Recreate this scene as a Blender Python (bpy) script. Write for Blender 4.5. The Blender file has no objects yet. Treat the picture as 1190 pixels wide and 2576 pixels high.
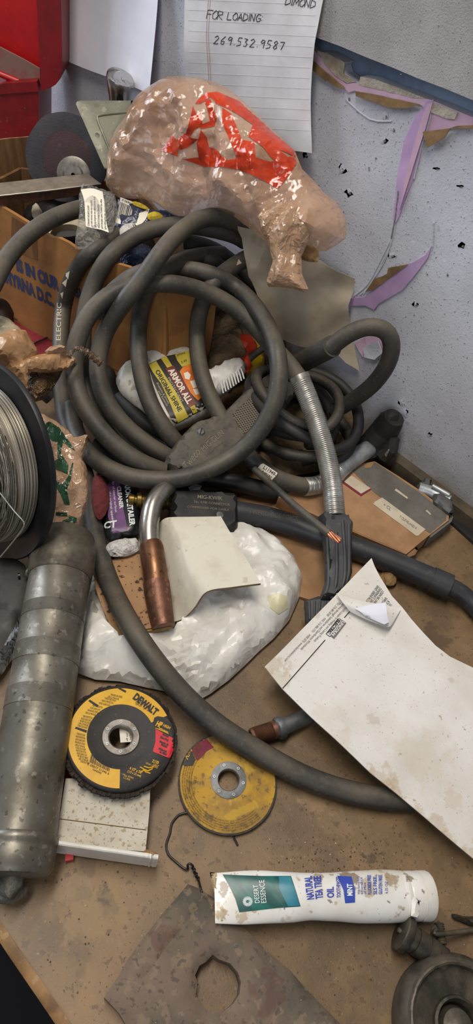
import bpy, math, random
from mathutils import Vector, Matrix, noise
from mathutils.bvhtree import BVHTree
from mathutils.geometry import delaunay_2d_cdt
random.seed(7)
V = Vector
# ------------------------------------------------------------------ camera geometry
FOC, CX, CY = 1711.0, 595.0, 1288.0
CAMH, WALL = 0.70, 0.748
Zc = -V((-345, -1412, -1711)).normalized()
Xc = V((3195, -2788, 1684)); Xc = (Xc - Xc.dot(Zc) * Zc).normalized()
Yc = Zc.cross(Xc)
RM = Matrix((Xc, Yc, Zc))           # camera to world
EYE = V((0, 0, CAMH))
def ray(px, py):
    return RM @ V(((px - CX) / FOC, -(py - CY) / FOC, -1))
def P(px, py, z=0.0):               # point over that spot, z millimetres above the bench
    r = ray(px, py); t = (z / 1000 - CAMH) / r.z
    if r.y > 0: t = min(t, (WALL - .022) / r.y)
    return EYE + r * t
def W(px, py, off=0.0):             # point in front of the back wall, off millimetres out
    r = ray(px, py); t = (WALL - off / 1000) / r.y
    return EYE + r * t
def plane3(a, b, c):
    n = (b - a).cross(c - a).normalized()
    if n.dot(EYE - a) < 0: n = -n
    return (a, n)
def zplane(z): return (V((0, 0, z / 1000)), V((0, 0, 1)))
def ppx(p):
    v = RM.transposed() @ (p - EYE); return (CX + FOC * v.x / -v.z, CY - FOC * v.y / -v.z)
def onp(px, py, pl):
    r = ray(px, py); t = (pl[0] - EYE).dot(pl[1]) / r.dot(pl[1])
    return EYE + r * t
def zc(ox, oy, s, pts): return [(ox + x / s, oy + y / s) for x, y in pts]
# ------------------------------------------------------------------ materials
def lin(c):
    return tuple(((v / 255) / 12.92 if v / 255 <= .04045 else ((v / 255 + .055) / 1.055) ** 2.4) for v in c) + (1,)
MATS = {}
def mat(name, c, c2=None, sc=25, lo=.4, hi=.62, rough=.5, metal=0, spots=(), bump=0, bsc=300, bdist=.001, alpha=1, trans=0,
        stains=(), coat=0, spec=.5, rough2=None, crease=0, csc=60, extra=None, sss=0, aniso=None):
    m = bpy.data.materials.new(name); m.use_nodes = True
    nt = m.node_tree; N = nt.nodes; L = nt.links
    b = N['Principled BSDF']
    tc = N.new('ShaderNodeTexCoord'); co = tc.outputs['Object']
    def noi(scale, det=5, rgh=.6, vec=None):
        n = N.new('ShaderNodeTexNoise'); n.inputs['Scale'].default_value = scale
        n.inputs['Detail'].default_value = det; n.inputs['Roughness'].default_value = rgh
        L.new(vec or co, n.inputs['Vector']); return n.outputs['Fac']
    def rng(src, a, bb, t0=0, t1=1):
        r = N.new('ShaderNodeMapRange'); r.inputs[1].default_value = a; r.inputs[2].default_value = bb
        r.inputs[3].default_value = t0; r.inputs[4].default_value = t1; L.new(src, r.inputs[0]); return r.outputs[0]
    def mix(f, a, bcol):
        x = N.new('ShaderNodeMix'); x.data_type = 'RGBA'
        if isinstance(f, float): x.inputs[0].default_value = f
        else: L.new(f, x.inputs[0])
        for s, v in ((6, a), (7, bcol)):
            if isinstance(v, tuple): x.inputs[s].default_value = v
            else: L.new(v, x.inputs[s])
        return x.outputs[2]
    def mul(a, bb):
        x = N.new('ShaderNodeMath'); x.operation = 'MULTIPLY'
        for s, v in ((0, a), (1, bb)):
            if isinstance(v, (float, int)): x.inputs[s].default_value = v
            else: L.new(v, x.inputs[s])
        return x.outputs[0]
    col = lin(c)
    f0 = None
    if c2:
        v = co
        if aniso:
            mp = N.new('ShaderNodeMapping'); mp.inputs['Scale'].default_value = aniso; L.new(co, mp.inputs['Vector']); v = mp.outputs[0]
        f0 = rng(noi(sc, 7, .62, v), lo, hi); col = mix(f0, col, lin(c2))
    for (sc_col, ssc, th, st) in spots:
        f = mul(rng(noi(ssc, 3, .5), th, th + .035), float(st)); col = mix(f, col, lin(sc_col))
    for (x, y, z, r, scol, st) in stains:
        g = N.new('ShaderNodeNewGeometry')
        d = N.new('ShaderNodeVectorMath'); d.operation = 'SUBTRACT'; L.new(g.outputs['Position'], d.inputs[0]); d.inputs[1].default_value = (x, y, z)
        ln = N.new('ShaderNodeVectorMath'); ln.operation = 'LENGTH'; L.new(d.outputs[0], ln.inputs[0])
        ad = N.new('ShaderNodeMath'); ad.operation = 'ADD'; L.new(ln.outputs['Value'], ad.inputs[0]); L.new(rng(noi(max(60, .9 / r), 6, .65), .25, .75, -r * .95, r * .95), ad.inputs[1])
        f = mul(rng(ad.outputs[0], r, r * .7), float(st)); col = mix(f, col, lin(scol))
    if extra: col = extra(dict(N=N, L=L, co=co, noi=noi, rng=rng, mix=mix, mul=mul, nt=nt), col)
    if isinstance(col, tuple): b.inputs['Base Color'].default_value = col
    else: L.new(col, b.inputs['Base Color'])
    b.inputs['Roughness'].default_value = rough
    if rough2 is not None and f0 is not None:
        L.new(rng(f0, 0, 1, rough, rough2), b.inputs['Roughness'])
    b.inputs['Metallic'].default_value = metal
    b.inputs['Alpha'].default_value = alpha
    b.inputs['Transmission Weight'].default_value = trans
    b.inputs['Coat Weight'].default_value = coat
    b.inputs['Specular IOR Level'].default_value = spec
    if sss:
        b.inputs['Subsurface Weight'].default_value = sss; b.inputs['Subsurface Radius'].default_value = (.01, .007, .004)
    nrm = None
    if bump:
        bp = N.new('ShaderNodeBump'); bp.inputs['Strength'].default_value = bump; bp.inputs['Distance'].default_value = bdist
        L.new(noi(bsc, 4), bp.inputs['Height']); nrm = bp.outputs[0]
    if crease:
        w = N.new('ShaderNodeTexNoise'); w.inputs['Scale'].default_value = csc * .5; L.new(co, w.inputs['Vector'])
        mv = N.new('ShaderNodeMix'); mv.data_type = 'VECTOR'; mv.inputs[0].default_value = .03; L.new(co, mv.inputs[4]); L.new(w.outputs['Color'], mv.inputs[5])
        hs = None
        for k in (.35, 1, 2.2):
            no = N.new('ShaderNodeTexNoise'); no.inputs['Scale'].default_value = csc * k; no.inputs['Detail'].default_value = 1; L.new(mv.outputs[1], no.inputs['Vector'])
            sb = N.new('ShaderNodeMath'); sb.operation = 'SUBTRACT'; L.new(no.outputs['Fac'], sb.inputs[0]); sb.inputs[1].default_value = .5
            ab = N.new('ShaderNodeMath'); ab.operation = 'ABSOLUTE'; L.new(sb.outputs[0], ab.inputs[0])
            o = mul(rng(ab.outputs[0], 0, .16, 1, 0), 1 / (k + .4))
            if hs is None: hs = o
            else:
                x = N.new('ShaderNodeMath'); x.operation = 'ADD'; L.new(hs, x.inputs[0]); L.new(o, x.inputs[1]); hs = x.outputs[0]
        bp = N.new('ShaderNodeBump'); bp.inputs['Strength'].default_value = crease; bp.inputs['Distance'].default_value = .004
        L.new(hs, bp.inputs['Height'])
        if nrm: L.new(nrm, bp.inputs['Normal'])
        nrm = bp.outputs[0]
    if nrm: L.new(nrm, b.inputs['Normal'])
    MATS[name] = m
    return m
# ------------------------------------------------------------------ mesh builder
class MB:
    def __init__(s): s.v = []; s.f = []
    def add(s, vs, fs):
        o = len(s.v); s.v += [V(v) for v in vs]; s.f += [tuple(i + o for i in f) for f in fs]; return s
    def join(s, o): return s.add(o.v, o.f)
    def bvh(s): return BVHTree.FromPolygons(s.v, s.f)
def bvh_of(*mbs):
    m = MB()
    for k in mbs: m.join(k)
    return m.bvh()
def frame(o, a, nh):                 # origin, long axis (local z), hint for the local x
    a = a.normalized(); x = (nh - nh.dot(a) * a).normalized(); y = a.cross(x)
    return Matrix(((x.x, y.x, a.x, o.x), (x.y, y.y, a.y, o.y), (x.z, y.z, a.z, o.z), (0, 0, 0, 1)))
def toeye(p): return (EYE - p).normalized()
def box(mb, M, cx, cy, cz, sx, sy, sz):
    vs = [M @ V((cx + i * sx / 2, cy + j * sy / 2, cz + k * sz / 2)) for i in (-1, 1) for j in (-1, 1) for k in (-1, 1)]
    return mb.add(vs, [(0, 1, 3, 2), (4, 6, 7, 5), (0, 4, 5, 1), (2, 3, 7, 6), (0, 2, 6, 4), (1, 5, 7, 3)])
def lathe(mb, M, prof, seg=40, fn=None, caps=True, close=False):
    vs = []; fs = []; n = len(prof)
    for i, (r, h) in enumerate(prof):
        for k in range(seg):
            a = 2 * math.pi * k / seg; rr, hh = (r, h) if fn is None else fn(r, h, a)
            vs.append(M @ V((rr * math.cos(a), rr * math.sin(a), hh)))
    rng_ = range(n if close else n - 1)
    for i in rng_:
        j = (i + 1) % n
        for k in range(seg):
            l = (k + 1) % seg; fs.append((i * seg + k, i * seg + l, j * seg + l, j * seg + k))
    if caps and not close:
        fs.append(tuple(range(seg))[::-1]); fs.append(tuple((n - 1) * seg + k for k in range(seg)))
    return mb.add(vs, fs)
def catmull(pts, step):
    out = []; n = len(pts)
    dim = len(pts[0])
    for i in range(n - 1):
        p0 = pts[max(i - 1, 0)]; p1 = pts[i]; p2 = pts[i + 1]; p3 = pts[min(i + 2, n - 1)]
        d = (V(p2[:3]) - V(p1[:3])).length; m = max(2, int(d / step))
        for k in range(m):
            t = k / m; t2 = t * t; t3 = t2 * t
            out.append(tuple(.5 * (2 * p1[j] + (p2[j] - p0[j]) * t + (2 * p0[j] - 5 * p1[j] + 4 * p2[j] - p3[j]) * t2 + (3 * p1[j] - p0[j] - 3 * p2[j] + p3[j]) * t3) for j in range(dim)))
    out.append(tuple(pts[-1])); return out
def tube(mb, pts, r, seg=20, step=.004, smooth=True, rfn=None, caps=True, flat=None):
    """pts: Vectors (world) with optional own radius; r metres"""
    ps = [tuple(p) if len(p) > 3 else tuple(p) + (r,) for p in pts]
    if smooth: ps = catmull(ps, step)
    C = [V(p[:3]) for p in ps]; n = len(C)
    T = [(C[min(i + 1, n - 1)] - C[max(i - 1, 0)]).normalized() for i in range(n)]
    up = V((0, 0, 1)) if abs(T[0].z) < .9 else V((1, 0, 0))
    x = (up - up.dot(T[0]) * T[0]).normalized()
    vs = []; s = 0
    for i in range(n):
        x = (x - x.dot(T[i]) * T[i]).normalized(); y = T[i].cross(x)
        if i: s += (C[i] - C[i - 1]).length
        rr = ps[i][3] * (rfn(s, i) if rfn else 1)
        for k in range(seg):
            a = 2 * math.pi * k / seg
            vs.append(C[i] + (x * math.cos(a) + y * math.sin(a)) * rr)
    fs = []
    for i in range(n - 1):
        for k in range(seg):
            l = (k + 1) % seg; fs.append((i * seg + k, i * seg + l, (i + 1) * seg + l, (i + 1) * seg + k))
    if caps: fs.append(tuple(range(seg))[::-1]); fs.append(tuple((n - 1) * seg + k for k in range(seg)))
    return mb.add(vs, fs)
def pxtube(mb, pts, r, **k):         # (px, py, z mm) triples, r mm
    return tube(mb, [P(*p[:3]) if len(p) < 4 else tuple(P(*p[:3])) + (p[3] / 1000,) for p in pts], r / 1000, **k)
def crum(p, sc, amp, octv=3):
    h = 0; a = 1; q = p * sc + noise.noise_vector(p * sc * .7) * .45
    for _ in range(octv):
        d, _pp = noise.voronoi(q); h += a * (min(d[0], 1.0) - .45); a *= .48; q = q * 2.15 + V((3.1, 1.7, 5.3))
    return h * amp
def folds(p, sc, amp, an=(1, 1, 1)):
    """sharp sparse ridges, as in thin film"""
    h = 0; a = 1.0
    q = V((p.x * an[0], p.y * an[1], p.z * an[2])) * sc
    for k in range(3):
        n = abs(noise.noise(q + V((7.1 * k, 3.3, 1.9)))); h += a * max(0, 1 - n * 5) ** 1.5; a *= .5; q = q * 2.1
    return (h - .3) * amp
def facet(p, lam, slope, seed=0):
    """piecewise flat film with straight creases"""
    rnd = random.Random(seed); h = 0
    wv = noise.noise_vector(p * (.35 / lam)) * lam * .9; q = p + wv
    for k in range(7):
        a = V((rnd.gauss(0, 1), rnd.gauss(0, 1), rnd.gauss(0, 1))).normalized(); l = lam * rnd.uniform(.45, 1.7); t = (q.dot(a) / l + rnd.random()) % 1
        m = max(0, min(1, .5 + 2.2 * noise.noise(p * (.6 / lam) + V((k * 3.7, k, seed)))))
        h += l * slope * m * (abs(t - .5) * 2 - .5) * rnd.choice((1, -1, 1))
    return h
FRONT = []                            # meshes that cables must pass in front of
def front_px(pts, r, bv, gap=.002, slope=.9):
    """resample (px,py,z) runs and pull the line in front of a built mesh"""
    ps = [tuple(P(*p[:3])) for p in pts]; ps = [V(p) for p in catmull(ps, .008)]
    d = []
    for p in ps:
        v = p - EYE; l = v.length; h = None
        for off in (V((0, 0, 0)), V((r * .8, 0, 0)), V((-r * .8, 0, 0)), V((0, 0, r * .8)), V((0, 0, -r * .8))):
            loc, nn, i, dd = bv.ray_cast(EYE, (v + off).normalized())
            if loc is not None: h = dd if h is None else min(h, dd)
        d.append(min(l, h - r * 1.1 - gap) if h is not None else l)
    s = [0]
    for i in range(1, len(ps)): s.append(s[-1] + (ps[i] - ps[i - 1]).length)
    out = []
    for i, p in enumerate(ps):
        m = min(d[j] + slope * abs(s[i] - s[j]) ** 1.0 for j in range(len(ps)))
        out.append(EYE + (p - EYE).normalized() * min(m, (p - EYE).length))
    for _ in range(3): out = [out[0]] + [(out[i - 1] + out[i] * 2 + out[i + 1]) / 4 for i in range(1, len(out) - 1)] + [out[-1]]
    return out
def sdist(q, segs):
    m = 9e9
    for (ax, ay, dx, dy, l2) in segs:
        t = ((q[0] - ax) * dx + (q[1] - ay) * dy) / l2
        t = 0 if t < 0 else 1 if t > 1 else t
        ex = q[0] - ax - t * dx; ey = q[1] - ay - t * dy; d = ex * ex + ey * ey
        if d < m: m = d
    return math.sqrt(m)
def inside(q, poly):
    c = False; n = len(poly); j = n - 1
    for i in range(n):
        a = poly[i]; b = poly[j]
        if (a[1] > q[1]) != (b[1] > q[1]) and q[0] < (b[0] - a[0]) * (q[1] - a[1]) / (b[1] - a[1]) + a[0]: c = not c
        j = i
    return c
def round_poly(poly, it=1):
    for _ in range(it):
        o = []
        n = len(poly)
        for i in range(n):
            a = poly[i]; b = poly[(i + 1) % n]
            o += [(a[0] * .75 + b[0] * .25, a[1] * .75 + b[1] * .25), (a[0] * .25 + b[0] * .75, a[1] * .25 + b[1] * .75)]
        poly = o
    return poly
def mesh2d(poly, step, holes=(), jit=.25):
    """triangulated region: returns pts, tris, boundary edges"""
    loops = [poly] + list(holes); pts = []; edges = []; segs = []
    for lp in loops:
        st = len(pts); n = len(lp)
        for i in range(n):
            a = V(lp[i]); b = V(lp[(i + 1) % n]); m = max(1, int((b - a).length / step))
            for k in range(m): pts.append(a + (b - a) * (k / m))
        c = len(pts) - st
        edges += [(st + i, st + (i + 1) % c) for i in range(c)]
        for i in range(n):
            a = lp[i]; b = lp[(i + 1) % n]; dx = b[0] - a[0]; dy = b[1] - a[1]; segs.append((a[0], a[1], dx, dy, max(dx * dx + dy * dy, 1e-14)))
    x0 = min(p[0] for p in poly); x1 = max(p[0] for p in poly); y0 = min(p[1] for p in poly); y1 = max(p[1] for p in poly)
    y = y0; row = 0
    while y < y1:
        x = x0 + (row % 2) * step * .5
        while x < x1:
            q = (x + random.uniform(-jit, jit) * step, y + random.uniform(-jit, jit) * step)
            if inside(q, poly) and not any(inside(q, h) for h in holes) and sdist(q, segs) > step * .45: pts.append(V(q))
            x += step
        y += step * .87; row += 1
    vo, eo, fo, *_ = delaunay_2d_cdt([V((p[0], p[1])) for p in pts], edges, [], 2 if holes else 1, 1e-9)
    tr = []
    for f in fo:
        cx = sum(vo[i][0] for i in f) / len(f); cy = sum(vo[i][1] for i in f) / len(f)
        if inside((cx, cy), poly) and not any(inside((cx, cy), h) for h in holes): tr.append(tuple(f))
    cnt = {}
    for f in tr:
        for i in range(len(f)):
            e = (f[i], f[(i + 1) % len(f)]); k = (min(e), max(e)); cnt.setdefault(k, []).append(e)
    be = [v[0] for v in cnt.values() if len(v) == 1]
    return vo, tr, be, segs
def slab(poly, pl, top=.005, bot=.005, wd=.006, step=.006, fn=None, holes=(), power=2.0, rnd=0, bfn=None):
    """solid from an outline on a plane: pillow of height top above, bot below, edge rounding width wd.  fn(p3, d) adds height"""
    if rnd: poly = round_poly(poly, rnd)
    o, n = pl; n = n.normalized()
    ux = V((1, 0, 0)) if abs(n.x) < .9 else V((0, 1, 0)); ux = (ux - ux.dot(n) * n).normalized(); uy = n.cross(ux)
    def to2(p): w = onp(p[0], p[1], pl) - o; return (w.dot(ux), w.dot(uy))
    p2 = [to2(p) for p in poly]; h2 = [[to2(p) for p in h] for h in holes]
    vo, tr, be, segs = mesh2d(p2, step, h2)
    bset = set(i for e in be for i in e)
    # orientation
    vs = []; vb = []
    for i, q in enumerate(vo):
        d = 0 if i in bset else sdist(q, segs)
        t = min(1, d / wd) if wd > 0 else 1
        pr = (1 - (1 - t) ** power) ** (1 / power)
        b3 = o + ux * q[0] + uy * q[1]
        e = fn(b3, d) if fn else 0
        vs.append(b3 + n * (top * pr + e)); vb.append(b3 - n * (bot * pr) + n * (bfn(b3, d) if bfn else (e if bot < .004 else 0)))
    mb = MB(); k = len(vs)
    def orient(f):
        a, b, c = (V(vo[i]) for i in f[:3]); return f if (b.x - a.x) * (c.y - a.y) - (b.y - a.y) * (c.x - a.x) > 0 else f[::-1]
    fs = [orient(f) for f in tr]
    allf = fs + [tuple(i + k for i in f[::-1]) for f in fs]
    if wd > 0: allf = fs + [tuple((i if i in bset else i + k) for i in f[::-1]) for f in fs]
    else:
        es = set()
        for f in fs:
            for i in range(len(f)):
                es.add((f[i], f[(i + 1) % len(f)]))
        for (a, b) in es:
            if (b, a) not in es: allf.append((a, a + k, b + k, b))
    mb.add(vs + vb, allf); return mb
def prism(poly, pl, thick, up=0.0, step=.05, fn=None, holes=(), rnd=0):
    return slab(poly, pl, top=up, bot=thick, wd=0, step=step, fn=fn, holes=holes, rnd=rnd, bfn=fn)
def sheet(ctrl, thick=.0004, nu=12, nv=12, fn=None):
    """ctrl: rows of (px,py,z) or Vectors -> bicubic surface with thickness"""
    rows = [[p if isinstance(p, Vector) else P(*p) for p in r] for r in ctrl]
    def spl(pts, m):
        out = []; n = len(pts)
        for i in range(n - 1):
            p0 = pts[max(i - 1, 0)]; p1 = pts[i]; p2 = pts[i + 1]; p3 = pts[min(i + 2, n - 1)]
            for k in range(m):
                t = k / m; out.append(.5 * (2 * p1 + (p2 - p0) * t + (2 * p0 - 5 * p1 + 4 * p2 - p3) * t * t + (3 * p1 - p0 - 3 * p2 + p3) * t ** 3))
        out.append(pts[-1]); return out
    R = [spl(r, nu) for r in rows]; w = len(R[0])
    cols = [spl([R[i][j] for i in range(len(R))], nv) for j in range(w)]; h = len(cols[0])
    G = [[cols[j][i] for j in range(w)] for i in range(h)]
    Nn = [[None] * w for _ in range(h)]
    for i in range(h):
        for j in range(w):
            a = G[min(i + 1, h - 1)][j] - G[max(i - 1, 0)][j]; b = G[i][min(j + 1, w - 1)] - G[i][max(j - 1, 0)]
            n = a.cross(b)
            n = n.normalized() if n.length > 1e-12 else V((0, 0, 1))
            if n.dot(EYE - G[i][j]) < 0 and i == 0 and j == 0: pass
            Nn[i][j] = n
    s = 1 if Nn[h // 2][w // 2].dot(EYE - G[h // 2][w // 2]) > 0 else -1
    A = []; B = []
    for i in range(h):
        for j in range(w):
            n = Nn[i][j] * s; p = G[i][j] + (n * fn(G[i][j], j / (w - 1), i / (h - 1)) if fn else V((0, 0, 0)))
            A.append(p); B.append(p - n * thick)
    k = h * w; fs = []
    for i in range(h - 1):
        for j in range(w - 1):
            a = i * w + j; f = (a, a + w, a + w + 1, a + 1); f = f if s > 0 else f[::-1]
            fs.append(f); fs.append(tuple(x + k for x in f[::-1]))
    rim = [j for j in range(w)] + [i * w + w - 1 for i in range(1, h)] + [(h - 1) * w + j for j in range(w - 2, -1, -1)] + [i * w for i in range(h - 2, 0, -1)]
    for i in range(len(rim)):
        a = rim[i]; b = rim[(i + 1) % len(rim)]; f = (a, b, b + k, a + k); fs.append(f if s > 0 else f[::-1])
    return MB().add(A + B, fs)
# ------------------------------------------------------------------ decals laid on built surfaces
def hit(bvh, px, py, off=.0004):
    r = ray(px, py).normalized(); loc, nn, i, d = bvh.ray_cast(EYE, r)
    if loc is None: return None
    if nn.dot(r) > 0: nn = -nn
    if nn.dot(-r) < .25: nn = -r
    return loc + nn * off
def decal(bvh, poly, off=.0004, step=6, holes=()):
    vo, tr, be, _ = mesh2d(poly, step, holes); mb = MB(); idx = {}; vs = []
    for i, q in enumerate(vo):
        h = hit(bvh, q[0], q[1], off)
        if h is not None: idx[i] = len(vs); vs.append(h)
    fs = []
    for f in tr:
        if all(i in idx for i in f):
            a, b, c = (vs[idx[i]] for i in f[:3])
            if max((a - b).length, (b - c).length, (a - c).length) > .05: continue
            n = (b - a).cross(c - a); t = tuple(idx[i] for i in f); fs.append(t if n.dot(EYE - a) > 0 else t[::-1])
    return mb.add(vs, fs)
TXT = {}
def tgeo(s, bold=0, shear=0, sp=1):
    k = (s, bold, shear, sp)
    if k not in TXT:
        cu = bpy.data.curves.new('t', 'FONT'); cu.body = s; cu.size = 1; cu.offset = bold; cu.shear = shear; cu.resolution_u = 3; cu.space_character = sp
        o = bpy.data.objects.new('t', cu); bpy.context.scene.collection.objects.link(o)
        dg = bpy.context.evaluated_depsgraph_get(); me = bpy.data.meshes.new_from_object(o.evaluated_get(dg))
        TXT[k] = ([(v.co.x, v.co.y) for v in me.vertices], [tuple(p.vertices) for p in me.polygons])
        bpy.data.objects.remove(o); bpy.data.curves.remove(cu); bpy.data.meshes.remove(me)
    return TXT[k]
def text(bvh, s, x, y, dx, dy, h, off=.0005, width=None, bold=.0, shear=0, mb=None, sp=1, up=None, warp=None):
    """baseline start (x,y) px, reading direction (dx,dy) px, cap height h px; width px fits the line"""
    vs, fs = tgeo(s, bold, shear, sp); mb = mb or MB()
    if not vs: return mb
    l = math.hypot(dx, dy); dx /= l; dy /= l; ux, uy = up if up else (dy, -dx)
    w = max(v[0] for v in vs); kx = (width / w) if width else h / .7; ky = h / .7
    out = []; idx = {}
    for i, (a, b) in enumerate(vs):
        a *= kx; b *= ky
        q = (x + dx * a + ux * b, y + dy * a + uy * b) if warp is None else warp(a, b)
        p = hit(bvh, q[0], q[1], off)
        if p is not None: idx[i] = len(out); out.append(p)
    ff = []
    for f in fs:
        if all(i in idx for i in f):
            t = tuple(idx[i] for i in f); a, b, c = out[t[0]], out[t[1]], out[t[2]]
            ff.append(t if (b - a).cross(c - a).dot(EYE - a) > 0 else t[::-1])
    return mb.add(out, ff)
STROKES = {'F': [[(0, 0), (0, 1)], [(0, 1), (.6, 1)], [(0, .55), (.45, .55)]], 'O': [[(.3, 1), (0, .6), (.1, .1), (.4, 0), (.65, .4), (.5, .9), (.3, 1)]],
 'R': [[(0, 0), (0, 1), (.5, .9), (.5, .6), (0, .5), (.6, 0)]], 'L': [[(0, 1), (0, 0), (.55, .05)]], 'A': [[(0, 0), (.3, 1), (.55, 0)], [(.1, .35), (.5, .4)]],
 'D': [[(0, 0), (0, 1), (.5, .8), (.6, .3), (.1, 0), (0, 0)]], 'I': [[(.1, 0), (.1, 1)]], 'N': [[(0, 0), (0, 1), (.5, 0), (.5, 1)]], 'M': [[(0, 0), (.1, 1), (.35, .3), (.6, 1), (.7, 0)]],
 'G': [[(.6, .9), (.2, 1), (0, .5), (.2, 0), (.6, .1), (.6, .45), (.3, .45)]], ':': [[(.1, .7), (.12, .75)], [(.1, .2), (.12, .25)]], '.': [[(.1, .1), (.14, .12)]],
 '2': [[(0, .8), (.3, 1), (.5, .75), (0, 0), (.55, .05)]], '6': [[(.45, 1), (.05, .5), (.1, .05), (.4, .05), (.45, .4), (.1, .4)]],
 '9': [[(.5, .9), (.2, 1), (.05, .7), (.2, .55), (.5, .75), (.5, .9), (.45, 0)]], '5': [[(.5, 1), (.1, 1), (.05, .6), (.4, .55), (.45, .15), (0, 0)]],
 '3': [[(0, .95), (.4, .9), (.15, .55), (.45, .35), (.3, .02), (0, .08)]], '8': [[(.3, .5), (.05, .8), (.3, 1), (.5, .8), (.05, .2), (.25, 0), (.5, .2), (.3, .5)]],
 '7': [[(0, .9), (.5, .95), (.25, 0)]], 'S': [[(.5, .95), (.1, .9), (.05, .6), (.45, .4), (.4, .05), (0, .05)]]}
def handwrite(bvh, s, x, y, dx, dy, h, r=.0004, sp=1.0, mb=None):
    mb = mb or MB(); l = math.hypot(dx, dy); dx /= l; dy /= l; cx = 0
    for ch in s:
        for st in STROKES.get(ch, []):
            pts = []
            for i in range(len(st) - 1):
                for k in range(4):
                    t = k / 4; pts.append((st[i][0] * (1 - t) + st[i + 1][0] * t, st[i][1] * (1 - t) + st[i + 1][1] * t))
            pts.append(st[-1]); w = []
            for a, b in pts:
                a = (cx + a + b * .15) * h; b *= h
                p = hit(bvh, x + dx * a + dy * b, y + dy * a - dx * b, .0002)
                if p is not None: w.append(p)
            if len(w) > 1: tube(mb, w, r, seg=5, smooth=False)
        cx += {'I': .35, ' ': .7, '.': .45, ':': .4, 'M': .95}.get(ch, .85) * sp
    return mb
# ------------------------------------------------------------------ objects
ROOTS = []
def _props(o, label, cat, group, kind):
    if label: o['label'] = label
    if cat: o['category'] = cat
    if group: o['group'] = group
    if kind: o['kind'] = kind
def link(name, mb, m, parent=None, label=None, cat=None, group=None, kind=None, angle=40):
    me = bpy.data.meshes.new(name); me.from_pydata([tuple(v) for v in mb.v], [], mb.f); me.update()
    me.materials.append(MATS[m] if isinstance(m, str) else m)
    if angle:
        me.shade_smooth(); me.set_sharp_from_angle(angle=math.radians(angle))
    o = bpy.data.objects.new(name, me); bpy.context.scene.collection.objects.link(o)
    if parent is not None: o.parent = parent
    else: ROOTS.append(o)
    _props(o, label, cat, group, kind); return o
def thing(name, label=None, cat=None, group=None, kind=None):
    o = bpy.data.objects.new(name, None); o.empty_display_size = .02
    bpy.context.scene.collection.objects.link(o); ROOTS.append(o); _props(o, label, cat, group, kind); return o
def finish():
    for r in ROOTS:
        ms = []
        def walk(o):
            if o.type == 'MESH': ms.append(o)
            for c in o.children: walk(c)
        walk(r)
        if not ms: continue
        cs = [v.co for o in ms for v in o.data.vertices]
        lo = V((min(c.x for c in cs), min(c.y for c in cs), min(c.z for c in cs))); hi = V((max(c.x for c in cs), max(c.y for c in cs), max(c.z for c in cs)))
        b = V(((lo.x + hi.x) / 2, (lo.y + hi.y) / 2, lo.z))
        for me in set(o.data for o in ms): me.transform(Matrix.Translation(-b))
        r.location = b
# ================================================================== MATERIALS
DUST = ((120, 108, 88), 90, .56, .35)
benchst = []
for (px, py, r, c, s) in [(1090, 1600, .021, (92, 72, 50), .75), (968, 1525, .014, (98, 78, 56), .6), (270, 2270, .011, (96, 82, 60), .8), (211, 2250, .008, (100, 84, 62), .7), (500, 2120, .009, (110, 92, 66), .6),
                          (880, 2040, .012, (112, 92, 66), .6), (930, 2160, .007, (80, 66, 48), .8), (840, 2190, .02, (105, 86, 62), .6), (1120, 2120, .02, (120, 98, 70), .4), (700, 2150, .012, (112, 92, 68), .6),
                          (1100, 2370, .03, (92, 76, 56), .55), (960, 2340, .03, (100, 82, 60), .5), (1010, 2480, .03, (98, 82, 62), .5), (800, 2000, .02, (165, 136, 98), .4), (230, 2280, .03, (160, 132, 90), .4), (620, 2130, .02, (128, 106, 78), .5),
                          (1040, 1430, .03, (150, 130, 105), .4), (750, 1760, .03, (118, 96, 70), .5)]:
    q = P(px, py); benchst.append((q.x, q.y, 0, r, c, s))
mat('bench', (146, 117, 82), (94, 76, 52), sc=9, lo=.34, hi=.68, rough=.55, spots=[((92, 73, 50), 22, .56, .35), ((84, 66, 44), 120, .62, .55), ((164, 140, 104), 260, .66, .4), ((62, 48, 34), 330, .655, .8), ((196, 176, 140), 520, .73, .6)], bump=.25, bsc=500, stains=benchst, rough2=.42)
mat('bench_edge', (150, 112, 66), (104, 74, 42), sc=30, rough=.6, bump=.3, spots=[((170, 140, 100), 90, .6, .5)])
def dusty(k, col):
    ge = k['N'].new('ShaderNodeNewGeometry'); sx = k['N'].new('ShaderNodeSeparateXYZ'); k['L'].new(ge.outputs['Normal'], sx.inputs[0])
    f = k['mul'](k['rng'](sx.outputs[2], .35, 1), k['rng'](k['noi'](16, 8, .7), .34, .62))
    return k['mix'](k['mul'](f, .68), col, lin((110, 100, 82)))
def walldirt(k, col):
    g = k['N'].new('ShaderNodeSeparateXYZ'); ge = k['N'].new('ShaderNodeNewGeometry'); k['L'].new(ge.outputs['Position'], g.inputs[0])
    f = k['rng'](g.outputs[2], .085, .0); n = k['rng'](k['noi'](14), .35, .6, .25, 1)
    return k['mix'](k['mul'](k['mul'](f, n), .9), col, lin((128, 112, 84)))
mat('wall', (202, 203, 210), (172, 172, 178), sc=6, lo=.42, hi=.72, rough=.8, spots=[((96, 96, 100), 420, .655, .8), ((50, 48, 46), 230, .73, .9), ((225, 225, 230), 60, .68, .4), ((150, 140, 128), 40, .7, .5)], bump=.5, bsc=420, bdist=.0012, extra=walldirt)
mat('upper_wall', (170, 168, 166), (150, 146, 144), sc=8, rough=.8, spots=[((112, 110, 110), 620, .63, .7), ((52, 50, 50), 300, .71, .9)], bump=.6, bsc=500, bdist=.0012)
mat('blue_steel', (146, 164, 186), (112, 128, 150), sc=14, rough=.55, spots=[((60, 66, 76), 90, .68, .7)], bump=.1)
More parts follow.
